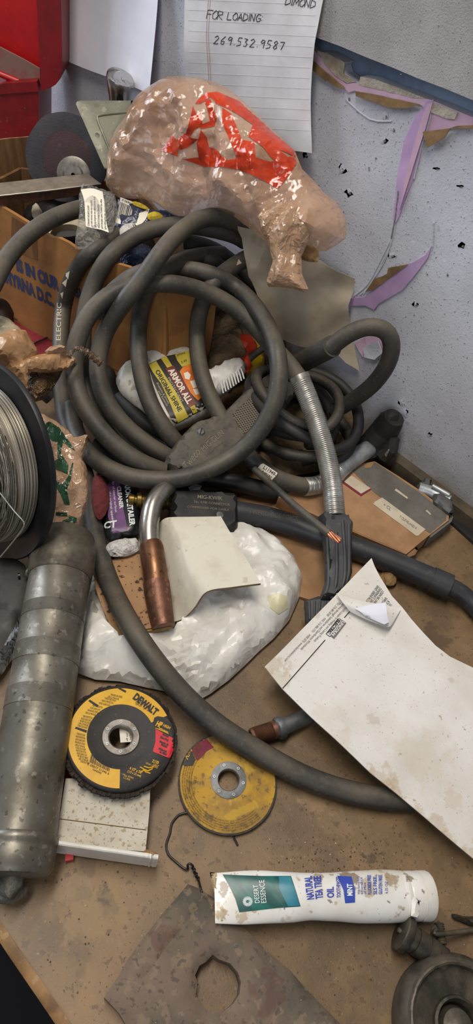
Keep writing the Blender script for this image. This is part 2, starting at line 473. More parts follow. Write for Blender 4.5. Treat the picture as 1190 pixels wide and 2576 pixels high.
mat('gypsum', (186, 178, 162), (156, 146, 126), sc=60, rough=.9, bump=.8, bsc=260, bdist=.002)
mat('pink_paper', (206, 172, 188), (188, 154, 176), sc=20, rough=.7, bump=.1)
mat('lilac_paper', (190, 160, 196), (172, 142, 182), sc=20, rough=.7, bump=.1)
mat('brown_paper', (142, 112, 74), (112, 88, 58), sc=50, rough=.85, bump=.4)
mat('dirty_base', (92, 80, 62), (66, 58, 46), sc=30, rough=.8, bump=.4)
mat('floor_dark', (16, 14, 15), (10, 9, 10), sc=4, rough=.9)
mat('crater', (140, 137, 136), (96, 92, 92), sc=300, rough=.9)
mat('crater_rim', (200, 198, 200), rough=.9)
rub = dict(rough=.5, bump=.12, bsc=700, spots=[((112, 102, 84), 260, .62, .3)])
mat('rubber', (42, 42, 42), (66, 62, 55), sc=13, lo=.40, hi=.70, rough2=.62, extra=dusty, **rub)
mat('rubber_dusty', (50, 49, 46), (74, 69, 60), sc=16, lo=.36, hi=.66, rough2=.7, extra=dusty, **rub)
mat('rubber_clean', (44, 45, 49), (62, 62, 62), sc=12, rough=.42, rough2=.52, bump=.08, bsc=700, spots=[((96, 90, 80), 130, .66, .35)])
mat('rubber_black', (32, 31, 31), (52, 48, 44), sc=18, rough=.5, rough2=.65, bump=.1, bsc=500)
mat('handle_plastic', (74, 70, 62), (98, 91, 78), sc=40, lo=.35, hi=.6, rough=.62, bump=.35, bsc=900, spots=[((52, 50, 46), 120, .6, .5)])
mat('emboss', (128, 118, 100), rough=.7)
mat('emboss_dim', (84, 77, 66), rough=.7)
mat('black_plastic', (30, 30, 30), (52, 48, 42), sc=30, rough=.35, rough2=.6, bump=.1)
mat('black_gloss', (20, 21, 24), (28, 28, 30), sc=10, rough=.3)
mat('black_matte', (26, 25, 24), (44, 41, 37), sc=20, rough=.7, bump=.2)
mat('chrome', (190, 188, 184), (120, 116, 110), sc=50, lo=.5, hi=.72, rough=.24, rough2=.5, metal=1, bump=.06, bsc=200)
mat('steel_neck', (176, 170, 160), (120, 110, 96), sc=60, lo=.52, hi=.72, rough=.3, rough2=.5, metal=1, bump=.15, bsc=150)
mat('spring_steel', (206, 204, 198), (170, 166, 156), sc=40, rough=.34, metal=.8)
mat('galv', (196, 200, 202), (160, 164, 164), sc=60, rough=.4, metal=.6, bump=.1)
mat('dull_galv', (128, 130, 130), (100, 100, 98), sc=60, rough=.55, metal=.8, bump=.2)
mat('gun_metal', (134, 130, 118), (92, 86, 74), sc=22, lo=.34, hi=.66, rough=.36, rough2=.55, metal=.6, bump=.12, bsc=160, spots=[((168, 164, 152), 120, .62, .4), ((58, 52, 44), 150, .64, .6)])
mat('gun_metal_dark', (112, 106, 92), (70, 64, 54), sc=40, lo=.36, hi=.64, rough=.45, rough2=.65, metal=.5, bump=.2, bsc=160, spots=[((130, 124, 112), 90, .64, .5)])
mat('cast_metal', (128, 126, 116), (84, 82, 74), sc=70, lo=.4, hi=.6, rough=.55, metal=.5, bump=.8, bsc=180, bdist=.002)
mat('copper_new', (146, 106, 78), (112, 80, 58), sc=40, lo=.42, hi=.6, rough=.32, rough2=.5, metal=.9, spots=[((90, 66, 48), 130, .62, .8)], bump=.1)
mat('copper_old', (132, 94, 74), (104, 74, 60), sc=60, rough=.5, metal=.75, spots=[((176, 124, 96), 90, .6, .5), ((70, 60, 54), 70, .62, .5)], bump=.3, bsc=300)
mat('copper_wire', (208, 138, 106), (176, 108, 80), sc=100, rough=.4, metal=.6)
mat('brass', (150, 124, 66), (96, 78, 42), sc=70, rough=.35, rough2=.6, metal=.9, bump=.1)
mat('hub_steel', (150, 144, 136), (110, 104, 96), sc=60, rough=.5, metal=.8, bump=.25, bsc=300)
mat('dark_iron', (58, 54, 46), (84, 76, 62), sc=40, rough=.42, rough2=.65, metal=.35, bump=.3, bsc=300)
mat('iron_edge', (112, 102, 84), (80, 72, 60), sc=70, rough=.5, metal=.4, bump=.2)
mat('plate_steel', (118, 100, 84), (80, 74, 62), sc=9, lo=.40, hi=.60, rough=.7, bump=.4, bsc=250, spots=[((136, 116, 94), 90, .58, .5), ((92, 58, 50), 30, .62, .5), ((70, 62, 54), 200, .60, .6), ((190, 180, 160), 400, .74, .8)], metal=.15)
mat('dusty_steel', (128, 114, 98), (108, 96, 82), sc=60, rough=.9, bump=.6, bsc=900)
mat('rust_steel', (58, 44, 38), (96, 60, 44), sc=60, rough=.7, metal=.3, bump=.3, spots=[((120, 76, 54), 160, .6, .6)])
mat('bare_edge', (190, 184, 172), rough=.4, metal=.8)
mat('sheet_metal', (126, 126, 110), (108, 108, 94), sc=24, rough=.5, metal=.35, bump=.12, spots=[((150, 148, 130), 80, .62, .6), ((90, 84, 70), 50, .66, .5)])
mat('red_in', (196, 22, 24), (172, 16, 20), sc=16, rough=.38, spots=[((210, 90, 80), 400, .7, .4)])
mat('red_out', (136, 18, 26), (112, 14, 22), sc=20, rough=.4, spots=[((150, 110, 100), 260, .68, .4)])
mat('red_dusty', (132, 104, 94), (150, 70, 66), sc=40, lo=.5, hi=.7, rough=.8, bump=.2)
mat('tray_red', (150, 46, 52), (128, 38, 44), sc=16, rough=.45, spots=[((170, 90, 84), 160, .66, .4)])
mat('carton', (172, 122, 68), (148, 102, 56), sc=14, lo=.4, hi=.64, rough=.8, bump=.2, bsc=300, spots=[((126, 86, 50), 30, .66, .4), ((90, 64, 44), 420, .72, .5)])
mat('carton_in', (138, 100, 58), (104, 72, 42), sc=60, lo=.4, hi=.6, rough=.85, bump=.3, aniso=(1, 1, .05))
mat('carton_edge', (176, 140, 92), (120, 92, 58), sc=120, rough=.9, bump=.5)
mat('blue_ink', (48, 62, 108), (62, 72, 104), sc=60, rough=.8)
mat('card_light', (176, 136, 98), (154, 116, 80), sc=24, rough=.8, bump=.15)
mat('card_dark_speck', (176, 138, 98), (156, 120, 84), sc=26, rough=.85, bump=.2, spots=[((52, 40, 30), 90, .60, .9), ((40, 32, 26), 260, .64, .9)])
mat('grey_tape', (112, 108, 100), (94, 90, 82), sc=30, rough=.7, spots=[((80, 74, 66), 200, .64, .5)], bump=.15)
mat('label_white', (208, 196, 172), (190, 176, 150), sc=40, rough=.7)
mat('paper', (226, 222, 214), (212, 204, 192), sc=14, lo=.45, hi=.72, rough=.8, bump=.08, spots=[((190, 170, 140), 26, .66, .35)])
pe = plane3(P(665, 1680, 46), P(935, 1405, 78), P(1190, 2150, 26))
envst = [tuple(onp(x, y, pe)) + (r, c, s * .5) for (x, y, r, c, s) in [(960, 1965, .016, (176, 148, 108), .75), (1140, 2012, .01, (190, 168, 136), .6), (850, 1880, .018, (205, 190, 165), .6), (1040, 2065, .014, (178, 146, 100), .8), (1120, 2120, .014, (186, 156, 112), .8), (700, 1700, .016, (186, 164, 134), .8), (960, 1990, .012, (170, 140, 96), .7), (1185, 2160, .016, (180, 152, 112), .8), (1100, 2085, .012, (176, 144, 100), .8), (1000, 1998, .010, (170, 138, 92), .8), (930, 1945, .008, (176, 146, 102), .7), (1060, 1900, .03, (206, 192, 168), .6), (820, 1800, .02, (206, 194, 174), .6), (690, 1680, .012, (176, 150, 116), .8), (880, 1480, .03, (212, 200, 184), .5)]]
mat('envelope', (224, 220, 212), (208, 200, 188), sc=12, lo=.42, hi=.7, rough=.75, bump=.1, bsc=200, spots=[((180, 164, 140), 34, .67, .4), ((150, 130, 104), 220, .68, .6), ((140, 120, 96), 520, .68, .6)], stains=envst)
mat('wall_paper', (226, 226, 234), (214, 214, 224), sc=10, rough=.8, spots=[((206, 196, 176), 18, .7, .5)])
mat('note_paper', (216, 216, 216), (202, 200, 198), sc=12, rough=.85, bump=.15, bsc=60, bdist=.003, spots=[((196, 186, 166), 18, .68, .4)])
mat('margin_red', (196, 150, 156), rough=.8)
mat('rule_blue', (200, 202, 206), rough=.8)
mat('ink_black', (38, 36, 40), rough=.6)
mat('ink_grey', (110, 106, 102), rough=.7)
mat('beige_paper', (188, 174, 150), (160, 146, 122), sc=12, lo=.38, hi=.64, rough=.7, bump=.12, bsc=90, bdist=.003, spots=[((192, 182, 162), 22, .6, .4)])
mat('kraft_crumple', (140, 116, 86), (112, 92, 68), sc=20, rough=.75, crease=.6, csc=40)
mat('tan_plastic', (206, 166, 134), (184, 142, 110), sc=9, rough=.2, crease=.35, csc=34, alpha=.58, spec=.8, coat=.8)
mat('tan_plastic_b', (198, 162, 128), (182, 144, 110), sc=14, rough=.2, crease=.4, csc=60, alpha=.78, spec=.7, coat=.6)
mat('brown_plastic', (196, 154, 112), (168, 128, 88), sc=30, rough=.3, crease=.3, csc=50, alpha=.9, coat=.3)
mat('brown_plastic_shaded', (112, 86, 54), (78, 58, 36), sc=60, rough=.35, crease=.8, csc=90)  # shaded copy of the brown plastic
mat('print_red', (196, 62, 26), (180, 50, 20), sc=30, rough=.2, crease=.35, csc=34, coat=.5)
mat('print_green', (30, 74, 46), (24, 60, 38), sc=40, rough=.3, crease=.4, csc=60)
mat('white_plastic', (230, 228, 220), (212, 208, 198), sc=16, lo=.42, hi=.7, rough=.3, crease=.22, csc=30, spots=[((170, 156, 130), 60, .68, .6)])
mat('white_plastic2', (208, 206, 198), (176, 172, 162), sc=30, rough=.4, crease=.7, csc=70)
mat('yellow_show', (218, 212, 182), (212, 204, 166), sc=50, rough=.35, crease=.2, csc=30)
mat('clear_plastic', (200, 196, 186), rough=.12, alpha=.3, crease=1.0, csc=90, coat=.5)
mat('hdpe', (206, 202, 192), (176, 168, 150), sc=30, lo=.46, hi=.64, rough=.45, spots=[((120, 104, 82), 60, .60, .5), ((96, 80, 60), 240, .66, .5)], bump=.1)
mat('hdpe_clean', (212, 210, 204), (190, 186, 176), sc=20, rough=.4)
mat('orange_red', (206, 62, 34), (180, 50, 30), sc=40, rough=.4)
mat('yellow_plastic', (222, 186, 30), (200, 164, 26), sc=40, rough=.4)
mat('label_black', (38, 34, 32), (54, 48, 40), sc=60, rough=.4, spots=[((86, 74, 56), 120, .68, .5)])
mat('label_yellow', (206, 184, 60), (188, 168, 60), sc=60, rough=.4, spots=[((130, 116, 56), 160, .68, .6)])
mat('label_orange', (226, 130, 40), (214, 96, 34), sc=50, rough=.4)
mat('label_maroon', (120, 50, 40), rough=.4)
mat('label_cream', (232, 224, 204), rough=.4)
mat('purple', (112, 68, 122), (94, 56, 104), sc=40, rough=.4, spots=[((60, 42, 60), 140, .62, .6)])
mat('red_fabric', (108, 40, 42), (84, 30, 32), sc=120, rough=.9, bump=.8, bsc=600)
mat('mat_dark_blue', (38, 48, 74), (60, 70, 96), sc=30, rough=.3, crease=.4, csc=50)
mat('bright_blue', (44, 84, 160), (60, 100, 170), sc=40, rough=.5)
mat('grinder_purple', (72, 52, 54), (58, 50, 54), sc=16, rough=.9, bump=1, bsc=500, spots=[((96, 66, 66), 80, .62, .5)])
mat('grinder_dark', (56, 56, 60), (72, 70, 74), sc=20, rough=.85, bump=.8, bsc=400)
mat('flap_abrasive', (74, 62, 52), (48, 42, 38), sc=160, rough=.95, bump=1, bsc=800, bdist=.002)
mat('disc_black', (50, 46, 42), (38, 36, 34), sc=30, rough=.6, bump=.2, spots=[((96, 86, 72), 260, .67, .5)])
mat('dw_yellow', (228, 178, 22), (214, 160, 20), sc=30, rough=.45, spots=[((170, 130, 40), 160, .7, .5)])
mat('dw_red', (214, 36, 48), (198, 30, 42), sc=30, rough=.45)
mat('worn_yellow', (196, 152, 50), (164, 128, 60), sc=36, lo=.42, hi=.6, rough=.7, bump=.4, bsc=300, spots=[((112, 94, 64), 150, .58, .7), ((218, 176, 60), 50, .62, .5)])
mat('worn_ink', (112, 88, 44), rough=.8)
mat('worn_magenta', (140, 36, 62), (112, 32, 52), sc=60, rough=.7)
mat('worn_edge', (84, 78, 70), (62, 58, 54), sc=100, rough=.9, bump=.8, bsc=500)
mat('dirty_white', (204, 196, 178), (186, 176, 154), sc=30, lo=.42, hi=.66, rough=.6, spots=[((150, 128, 92), 230, .60, .7), ((110, 90, 62), 500, .64, .7)], bump=.15)
mat('clean_white', (224, 220, 210), (206, 200, 186), sc=24, rough=.5, spots=[((160, 140, 110), 300, .70, .5)])
mat('card_white', (216, 210, 192), (196, 186, 164), sc=26, lo=.45, hi=.72, rough=.5, spots=[((160, 140, 110), 60, .66, .4), ((120, 100, 72), 360, .70, .5)], bump=.08)
mat('card_brown', (156, 120, 82), (128, 96, 64), sc=90, rough=.9, bump=.4)
tst = [tuple(P(x, y, z)) + (r, c, s) for (x, y, z, r, c, s) in [(880, 2212, 34, .009, (120, 96, 62), .8), (800, 2206, 32, .006, (150, 124, 84), .7), (925, 2232, 38, .009, (176, 156, 120), .7), (562, 2232, 30, .006, (110, 86, 52), .9), (585, 2203, 30, .004, (150, 124, 80), .8), (985, 2210, 34, .008, (150, 128, 92), .8), (1030, 2212, 34, .005, (120, 98, 66), .8), (556, 2290, 30, .007, (160, 132, 84), .8), (610, 2306, 28, .006, (176, 150, 104), .6), (720, 2300, 26, .006, (180, 156, 116), .5)]]
mat('tube_white', (232, 230, 224), (218, 212, 198), sc=14, rough=.32, spots=[((160, 134, 92), 60, .62, .6), ((90, 68, 40), 150, .66, .7)], stains=tst, coat=.2)
mat('tube_crimp', (190, 172, 130), (150, 128, 88), sc=60, rough=.5)
mat('tube_green', (30, 110, 100), (20, 78, 74), sc=20, lo=.42, hi=.58, rough=.3, aniso=(1, 5, 5))
mat('tube_teal', (50, 120, 140), (60, 140, 150), sc=30, rough=.3)
mat('tube_blue', (52, 74, 168), rough=.35)
mat('lettering_white', (226, 232, 228), rough=.4)
def windlines(k, col):
    N, L = k['N'], k['L']; ge = N.new('ShaderNodeNewGeometry'); cxyz, ax = (-.4939, .2397, .1227), V((-.0562, -.9403, .3358)).normalized()
    d = N.new('ShaderNodeVectorMath'); d.operation = 'SUBTRACT'; L.new(ge.outputs['Position'], d.inputs[0]); d.inputs[1].default_value = cxyz
    h = N.new('ShaderNodeVectorMath'); h.operation = 'DOT_PRODUCT'; L.new(d.outputs[0], h.inputs[0]); h.inputs[1].default_value = tuple(ax)
    c = N.new('ShaderNodeVectorMath'); c.operation = 'CROSS_PRODUCT'; L.new(d.outputs[0], c.inputs[0]); c.inputs[1].default_value = tuple(ax)
    r = N.new('ShaderNodeVectorMath'); r.operation = 'LENGTH'; L.new(c.outputs[0], r.inputs[0])
    cb = N.new('ShaderNodeCombineXYZ'); L.new(h.outputs['Value'], cb.inputs[0]); L.new(r.outputs['Value'], cb.inputs[1])
    return k['mix'](k['rng'](k['noi'](520, 3, .7, cb.outputs[0]), .42, .58), col, lin((58, 52, 44)))
mat('wire_metal', (172, 164, 148), rough=.4, metal=.6, extra=windlines)
mat('flange_black', (20, 21, 24), (28, 29, 32), sc=20, rough=.38, rough2=.5)
mat('dust_pale', (200, 188, 160), rough=.9)
mat('grit', (62, 50, 36), (120, 100, 72), sc=300, rough=.9)
mat('grit_pale', (196, 172, 124), rough=.9)
mat('yellow_fluff', (216, 190, 60), (190, 160, 40), sc=200, rough=.9, bump=1)
mat('cream', (186, 172, 142), (164, 150, 120), sc=40, rough=.7)
mat('twist', (140, 112, 86), (214, 200, 180), sc=220, lo=.5, hi=.62, rough=.25, metal=.2, crease=.8, csc=300)
mat('newsprint', (210, 208, 202), (196, 192, 186), sc=40, rough=.5, spots=[((40, 54, 44), 60, .57, .95), ((150, 60, 50), 90, .66, .9)], crease=.5, csc=60)
# ================================================================== SETTING
w = MB(); box(w, Matrix.Identity(4), -.5, .0, -.915, 6, 4, .03); link('floor', w, 'floor_dark', kind='structure')
w = MB(); box(w, Matrix.Identity(4), -.5, WALL + .030, .5, 6, .02, 3); back = link('wall_back', w, 'blue_steel', kind='structure')
WP = lambda off: (V((0, WALL - off / 1000, 0)), V((0, -1, 0)))
topline = [(-900, -900), (300, -900)] + [(560, -120), (700, 50), (770, 118), (795, 132)] + zc(590, 0, 1.983, [(460, 262), (520, 292), (555, 312), (540, 330), (550, 365), (600, 405), (625, 415), (632, 382), (690, 392), (760, 420), (860, 455), (950, 490), (1030, 520), (1110, 555), (1190, 590)]) + [(1600, 440)]
wallpoly = topline + [(1800, 1790), (1400, 1445)] + [(1190, 1292), (1000, 1146), (880, 1056), (-900, -300 + 0)]
# lower drywall panel outline in wall coordinates
def wallxy(px, py): q = W(px, py, 0); return (q.x, q.z)
lp = [wallxy(x, y) for x, y in topline if x > 500]
lowx = [(-3.0, 1.2)] + [(lp[0][0] - .3, lp[0][1] + .08)] + lp + [(1.2, lp[-1][1] - .02), (1.2, .012), (-3.0, .012)]
def wallslab(poly, y0, y1, step=.05):
    vo, tr, be, _ = mesh2d(poly, step); mb = MB(); k = len(vo)
    def o(f):
        a, b, c = (V(vo[i]) for i in f[:3]); return f if (b.x - a.x) * (c.y - a.y) - (b.y - a.y) * (c.x - a.x) > 0 else f[::-1]
    fs = [o(f) for f in tr]
    al = fs + [tuple(i + k for i in f[::-1]) for f in fs]
    es = set((f[i], f[(i + 1) % len(f)]) for f in fs for i in range(len(f)))
    for (a, b) in es:
        if (b, a) not in es: al.append((a, a + k, b + k, b))
    return mb.add([V((v[0], y0, v[1])) for v in vo] + [V((v[0], y1, v[1])) for v in vo], al)
link('wall_panel_lower', wallslab(lowx, WALL, WALL + .016, .2), 'wall', back, kind='structure', angle=30)
up = [wallxy(x, y) for x, y in [(640, -25), (805, 97), (1000, 176), (1190, 252), (1500, 380)]]
# the upper panel stands proud of the lower one
ua, ub = W(805, 97, 14), W(1190, 252, 14); us = (ub.z - ua.z) / (ub.x - ua.x); upW = [(x, ua.z + us * (x - ua.x) + (.0008 * noise.noise(V((x * 30, 0, 0))))) for x in [-3 + 4.2 * i / 120 for i in range(121)]]
link('wall_panel_upper', wallslab([(-3.0, 2.0), (1.2, 2.0)] + upW[::-1], WALL - .014, WALL + .019, .2), 'upper_wall', back, kind='structure', angle=30)
for x0, y0, x1, y1 in ((1106, 238, 1100, 262), (1134, 238, 1122, 272)):
    w = MB(); tube(w, [W(x0, y0, -50), W(x1, y1, -50)], .0008, seg=6, smooth=False); link('steel_crease', w, 'dull_galv', back, kind='structure')
R2 = lambda pts: zc(590, 0, 1.983, pts)
R4 = lambda pts: zc(590, 420, 1.983, pts)
def wpatch(name, pts, off, m, amp=.0012, sc=60, th=.0012):
    pl = WP(off); mb = slab(pts, pl, top=.0003, bot=th, wd=0, step=.008, fn=lambda p, d: crum(p, sc, amp, 2), bfn=lambda p, d: crum(p, sc, amp, 2))
    return link(name, mb, m, back, kind='structure')
wpatch('gypsum_core', R2([(410, 250), (470, 270), (550, 310), (545, 370), (605, 408), (560, 415), (500, 375), (450, 315)]), 1.5, 'gypsum')
wpatch('gypsum_core', R2([(630, 382), (700, 395), (850, 450), (955, 492), (880, 487), (780, 460), (620, 425)]), 1.5, 'gypsum')
wpatch('gypsum_core', R2([(985, 508), (1115, 560), (1100, 595), (1060, 590), (980, 560)]), 2.2, 'gypsum')
wpatch('torn_paper', R2([(395, 250), (440, 295), (505, 375), (560, 418), (600, 412), (700, 440), (800, 460), (955, 492), (985, 500), (1190, 585), (1190, 632), (1075, 642), (945, 660), (965, 580), (935, 525), (830, 503), (700, 478), (600, 452), (570, 462), (540, 432), (480, 383), (395, 300)]), 1.0, 'pink_paper')
wpatch('paper_flap', R2([(385, 300), (480, 378), (540, 430), (550, 442), (500, 427), (440, 392), (385, 345)]), 3.0, 'brown_paper', .002)
wpatch('paper_flap', R2([(605, 455), (700, 472), (830, 500), (925, 522), (860, 540), (770, 537), (680, 502), (605, 480)]), 4.0, 'brown_paper', .002)
wpatch('paper_flap', R2([(938, 658), (1078, 640), (1045, 688), (1000, 715), (962, 737)]), 6.0, 'brown_paper', .002)
wpatch('paper_flap', R2([(1070, 640), (1110, 628), (1190, 625), (1190, 640), (1110, 640)]), 4.0, 'brown_paper', .002)
wpatch('torn_paper', [(1050, 285), (1062, 278), (1072, 255), (1092, 250), (1080, 303), (1064, 353), (1056, 403), (1040, 450), (1020, 500), (1004, 545), (993, 566), (991, 540), (997, 470), (1003, 420), (1018, 350)], 1.0, 'lilac_paper', .0016, 40)
wpatch('paper_fold', [(1064, 290), (1076, 262), (1089, 258), (1070, 325), (1052, 380), (1030, 450), (1005, 530), (1020, 450), (1040, 370)], 3.2, 'pink_paper', .001)
wpatch('torn_paper', R4([(575, 655), (650, 650), (690, 612), (720, 592), (830, 512), (950, 442), (982, 398), (965, 452), (900, 540), (840, 612), (770, 652), (720, 682), (697, 712), (650, 690), (575, 692)]), 1.6, 'lilac_paper', .0015, 30)
wpatch('paper_flap', R4([(655, 622), (695, 560), (740, 545), (762, 532), (765, 505), (800, 498), (870, 485), (830, 513), (720, 594), (690, 614)]), 2.6, 'brown_paper', .0016)
wpatch('torn_paper', R4([(600, 880), (650, 850), (700, 840), (745, 845), (738, 940), (690, 955), (640, 945)]), 2, 'pink_paper', .004, 60)
wpatch('torn_paper', R4([(640, 900), (720, 870), (735, 930), (700, 960), (650, 950)]), 5, 'wall', .004, 60)
for pts, off in (([(1088, 255), (1082, 300), (1060, 370), (1042, 450)], 1), ([(1000, 470), (990, 590), (962, 660), (930, 720), (905, 742)], .6), ([(994, 560), (975, 640), (945, 695), (915, 740)], .8), ([(985, 600), (955, 660), (925, 715), (890, 745)], .6), ([(1090, 560), (1088, 620)], .5), ([(870, 250), (930, 300), (985, 305)], .4)):
    w = MB(); tube(w, [W(x, y, off) for x, y in pts], .0009, seg=8, step=.01); link('tape_crease', w, 'wall', back, kind='structure')
w = MB(); tube(w, [W(x, y, 1) for x, y in [(985, 600), (996, 540), (1002, 480)]], .0012, seg=8); link('tear_edge', w, 'crater', back, kind='structure')
random.seed(11)
pits = [(862, 428, 12, 1), (880, 487, 11, 1), (770, 392, 9, 1), (928, 425, 5, 2.4), (968, 355, 9, 1), (945, 398, 6, 1), (990, 328, 7, 1.8), (988, 645, 11, .7), (1160, 470, 9, .4), (1126, 692, 6, 1.8), (1075, 690, 6, .6), (1048, 768, 8, .8), (1165, 620, 9, 1), (1100, 425, 8, .4), (1010, 1015, 9, 1), (1022, 1040, 8, 1.4), (1083, 1096, 8, .8), (1175, 900, 5, 1), (1015, 960, 4, 1), (878, 250, 7, 1.8), (972, 295, 8, 1.4), (1103, 65, 4, 1), (1057, 52, 3, 1), (1008, 187, 4, 1)]
for (px, py, r, e) in pits:
    n = 11; off = .25 if py > 200 else 14.25
    if py < 200 and px > 1000: off = 14.25
    pts = [(px + r * random.uniform(.35, .95) * math.cos(2 * math.pi * k / n), py + e * r * random.uniform(.35, .95) * math.sin(2 * math.pi * k / n)) for k in range(n)]
    if r > 7: link('plaster_chip', slab([(px + (a - px) * 1.5 - 2, py + (b - py) * 1.4 - 2) for a, b in pts], WP(off), .0008, .0005, wd=.002, step=.004), 'wall', back, kind='structure')
    link('wall_pit', slab([(px + (a - px) * .5, py + (b - py) * .5) for a, b in pts], WP(off + .35), .0003, .0006, wd=0, step=.01), 'crater', back, kind='structure')
w = MB(); box(w, Matrix.Identity(4), -.9, WALL - .006, .012, 4.2, .024, .024); link('baseboard_back', w, 'dirty_base', kind='structure')
# bench
wb = thing('workbench', 'wide brown workbench top, stained and gritty, running along the wall under everything', 'workbench')
tb = MB(); box(tb, Matrix.Identity(4), -.9, (.003 + WALL) / 2, -.012, 4.2, WALL - .003, .024); link('bench_top', tb, 'bench', wb, angle=30)
e = MB(); prof = [(-.0245, .003), (-.0245, -.006), (-.001, -.006), (.0012, -.003), (.0012, .003)]
vs = []; n = 80
for i in range(n + 1):
    x = -3.0 + 4.2 * i / n
    for (z, y) in prof: vs.append(V((x, y + noise.noise(V((x * 20, 0, 0))) * .0006, z)))
fs = [(i * 5 + k, i * 5 + (k + 1) % 5, (i + 1) * 5 + (k + 1) % 5, (i + 1) * 5 + k) for i in range(n) for k in range(5)]
e.add(vs, [f[::-1] for f in fs]); link('edge_strip', e, 'bench_edge', wb, label='bare lighter wood edge strip')
for sx in (-2.2, -.6, .9):
    w = MB(); box(w, Matrix.Identity(4), sx, .06, -.47, .07, .05, .86); link('leg', w, 'black_matte', wb)
# ------------------------------------------------------------------ sheets pinned on the wall
def sheetW(rows, **k): return sheet([[W(*p) for p in r] for r in rows], **k)
w = sheetW([[(150, -110, 3), (230, -110, 3), (320, -115, 3), (399, -120, 3)], [(152, 20, 6), (230, 20, 5), (320, 20, 6), (396, 10, 16)], [(155, 148, 14), (222, 176, 12), (305, 206, 16), (375, 236, 34)]], nu=10, nv=10)
link('paper_sheet', w, 'wall_paper', label='blank white sheet of paper curling off the wall beside the red toolbox', cat='paper')
np_ = thing('note_paper', 'lined sheet with handwritten loading note and phone number taped to the wall', 'note')
w = sheetW([[(468, -80, 18), (560, -80, 18), (700, -80, 18), (828, -80, 19)], [(462, 100, 22), (560, 100, 17), (690, 110, 18), (793, 110, 24)], [(470, 200, 14), (570, 230, 9), (680, 250, 14), (782, 240, 22)], [(480, 330, 6), (580, 350, 4), (690, 372, 14), (785, 385, 24)]], nu=9, nv=9, fn=lambda p, u, v: crum(p, 14, .0025, 2))
link('sheet', w, 'note_paper', np_); B = w.bvh()
w = MB()
for k in range(13):
    y = -2 + k * 26; pts = [hit(B, x, y + (x - 470) * .045 + k * .4, .0002) for x in range(474, 800, 8)]
    pts = [p for p in pts if p is not None]
    if len(pts) > 3: tube(w, pts, .00012, seg=4, smooth=False)
link('ruled_lines', w, 'rule_blue', np_)
w = MB()
for dx in (0, 5):
    pts = [hit(B, 524 + dx - y * .055 + max(0, y - 90) * .11, y, .0002) for y in range(0, 210, 8)]; tube(w, [p for p in pts if p is not None], .0003, seg=4, smooth=False)
link('margin_line', w, 'margin_red', np_)
w = MB(); handwrite(B, 'FOR', 519, 47, 1, .07, 22, mb=w, sp=.72); handwrite(B, 'LOADING:', 571, 50, 1, .06, 19, mb=w, sp=.82); handwrite(B, '269.532.9587', 537, 110, 1, .09, 21, mb=w, sp=.92)
handwrite(B, 'DIMOND', 717, 12, 1, .12, 20, mb=w, sp=.82); link('handwriting', w, 'ink_black', np_)
# ------------------------------------------------------------------ red toolbox
tbx = thing('toolbox', 'open red steel toolbox with raised lid at the left by the wall', 'toolbox')
c0 = W(96, 225, 92); nf = V((.62, -.62, .05)).normalized(); pf = (c0, nf)
def back_pl(d): return (c0 - nf * d, nf)
link('body', prism([(-140, 214), (0, 211), (92, 206), (97, 228), (98, 352), (60, 420), (-140, 440)], pf, .115, step=.1), 'red_out', tbx, angle=25)
link('rim', prism([(-140, 245), (0, 237), (97, 230), (97, 226), (92, 205), (0, 211), (-140, 216)], (c0 + nf * .003, nf), .003, step=.1), 'red_out', tbx, angle=25)
lid = link('lid', prism([(-140, -250), (92, -250), (92, 0), (101, 172), (60, 158), (0, 126), (-140, 60)], back_pl(.05), .004, step=.1), 'red_in', tbx, angle=25)
link('lid_flange', prism([(91, -250), (148, -250), (155, 60), (157, 175), (152, 198), (140, 213), (125, 222), (103, 229), (101, 170), (92, 0)], back_pl(.006), .10, step=.1), 'red_out', tbx, angle=25)
link('dusty_ledge', prism([(-140, 62), (0, 119), (60, 150), (100, 173), (103, 229), (92, 208), (40, 200), (0, 178), (-140, 120)], back_pl(.02), .004, step=.1), 'red_dusty', tbx, angle=25)
w = MB(); tube(w, [onp(x, y, back_pl(.018)) for x, y in [(-100, 150), (0, 186), (48, 206)]], .0045, seg=12, smooth=False); link('hinge', w, 'red_in', tbx)
# ------------------------------------------------------------------ chrome fitting
cf = thing('metal_fitting', 'chrome slotted metal fitting standing behind the grey sheet metal plate', 'fitting')
a = W(300, 292, 40); b = W(304, 186, 40); ln = (b - a).length; M = frame(a, b - a, toeye(a)); w = MB(); s = .0172
lathe(w, M, [(s * .95, 0), (s * .92, ln * .3), (s * 1.0, ln * .5), (s * 1.16, ln * .72), (s * 1.26, ln * .86), (s * 1.2, ln * .93), (s * 1.05, ln * .955), (s * .5, ln * .97), (s * .1, ln * .97)], 36, fn=lambda r, h, q: (r * (1 + .10 * math.cos(2 * q + 1)), h + .006 * math.cos(q + 2) * (h > ln * .8)))
link('body', w, 'chrome', cf); B = w.bvh()
link('slot', decal(B, [(292, 258), (294, 243), (301, 236), (309, 243), (312, 262)], .0006, 4), 'black_matte', cf)
link('slot', decal(B, [(266, 258), (270, 232), (276, 228), (275, 258)], .0006, 4), 'black_matte', cf)
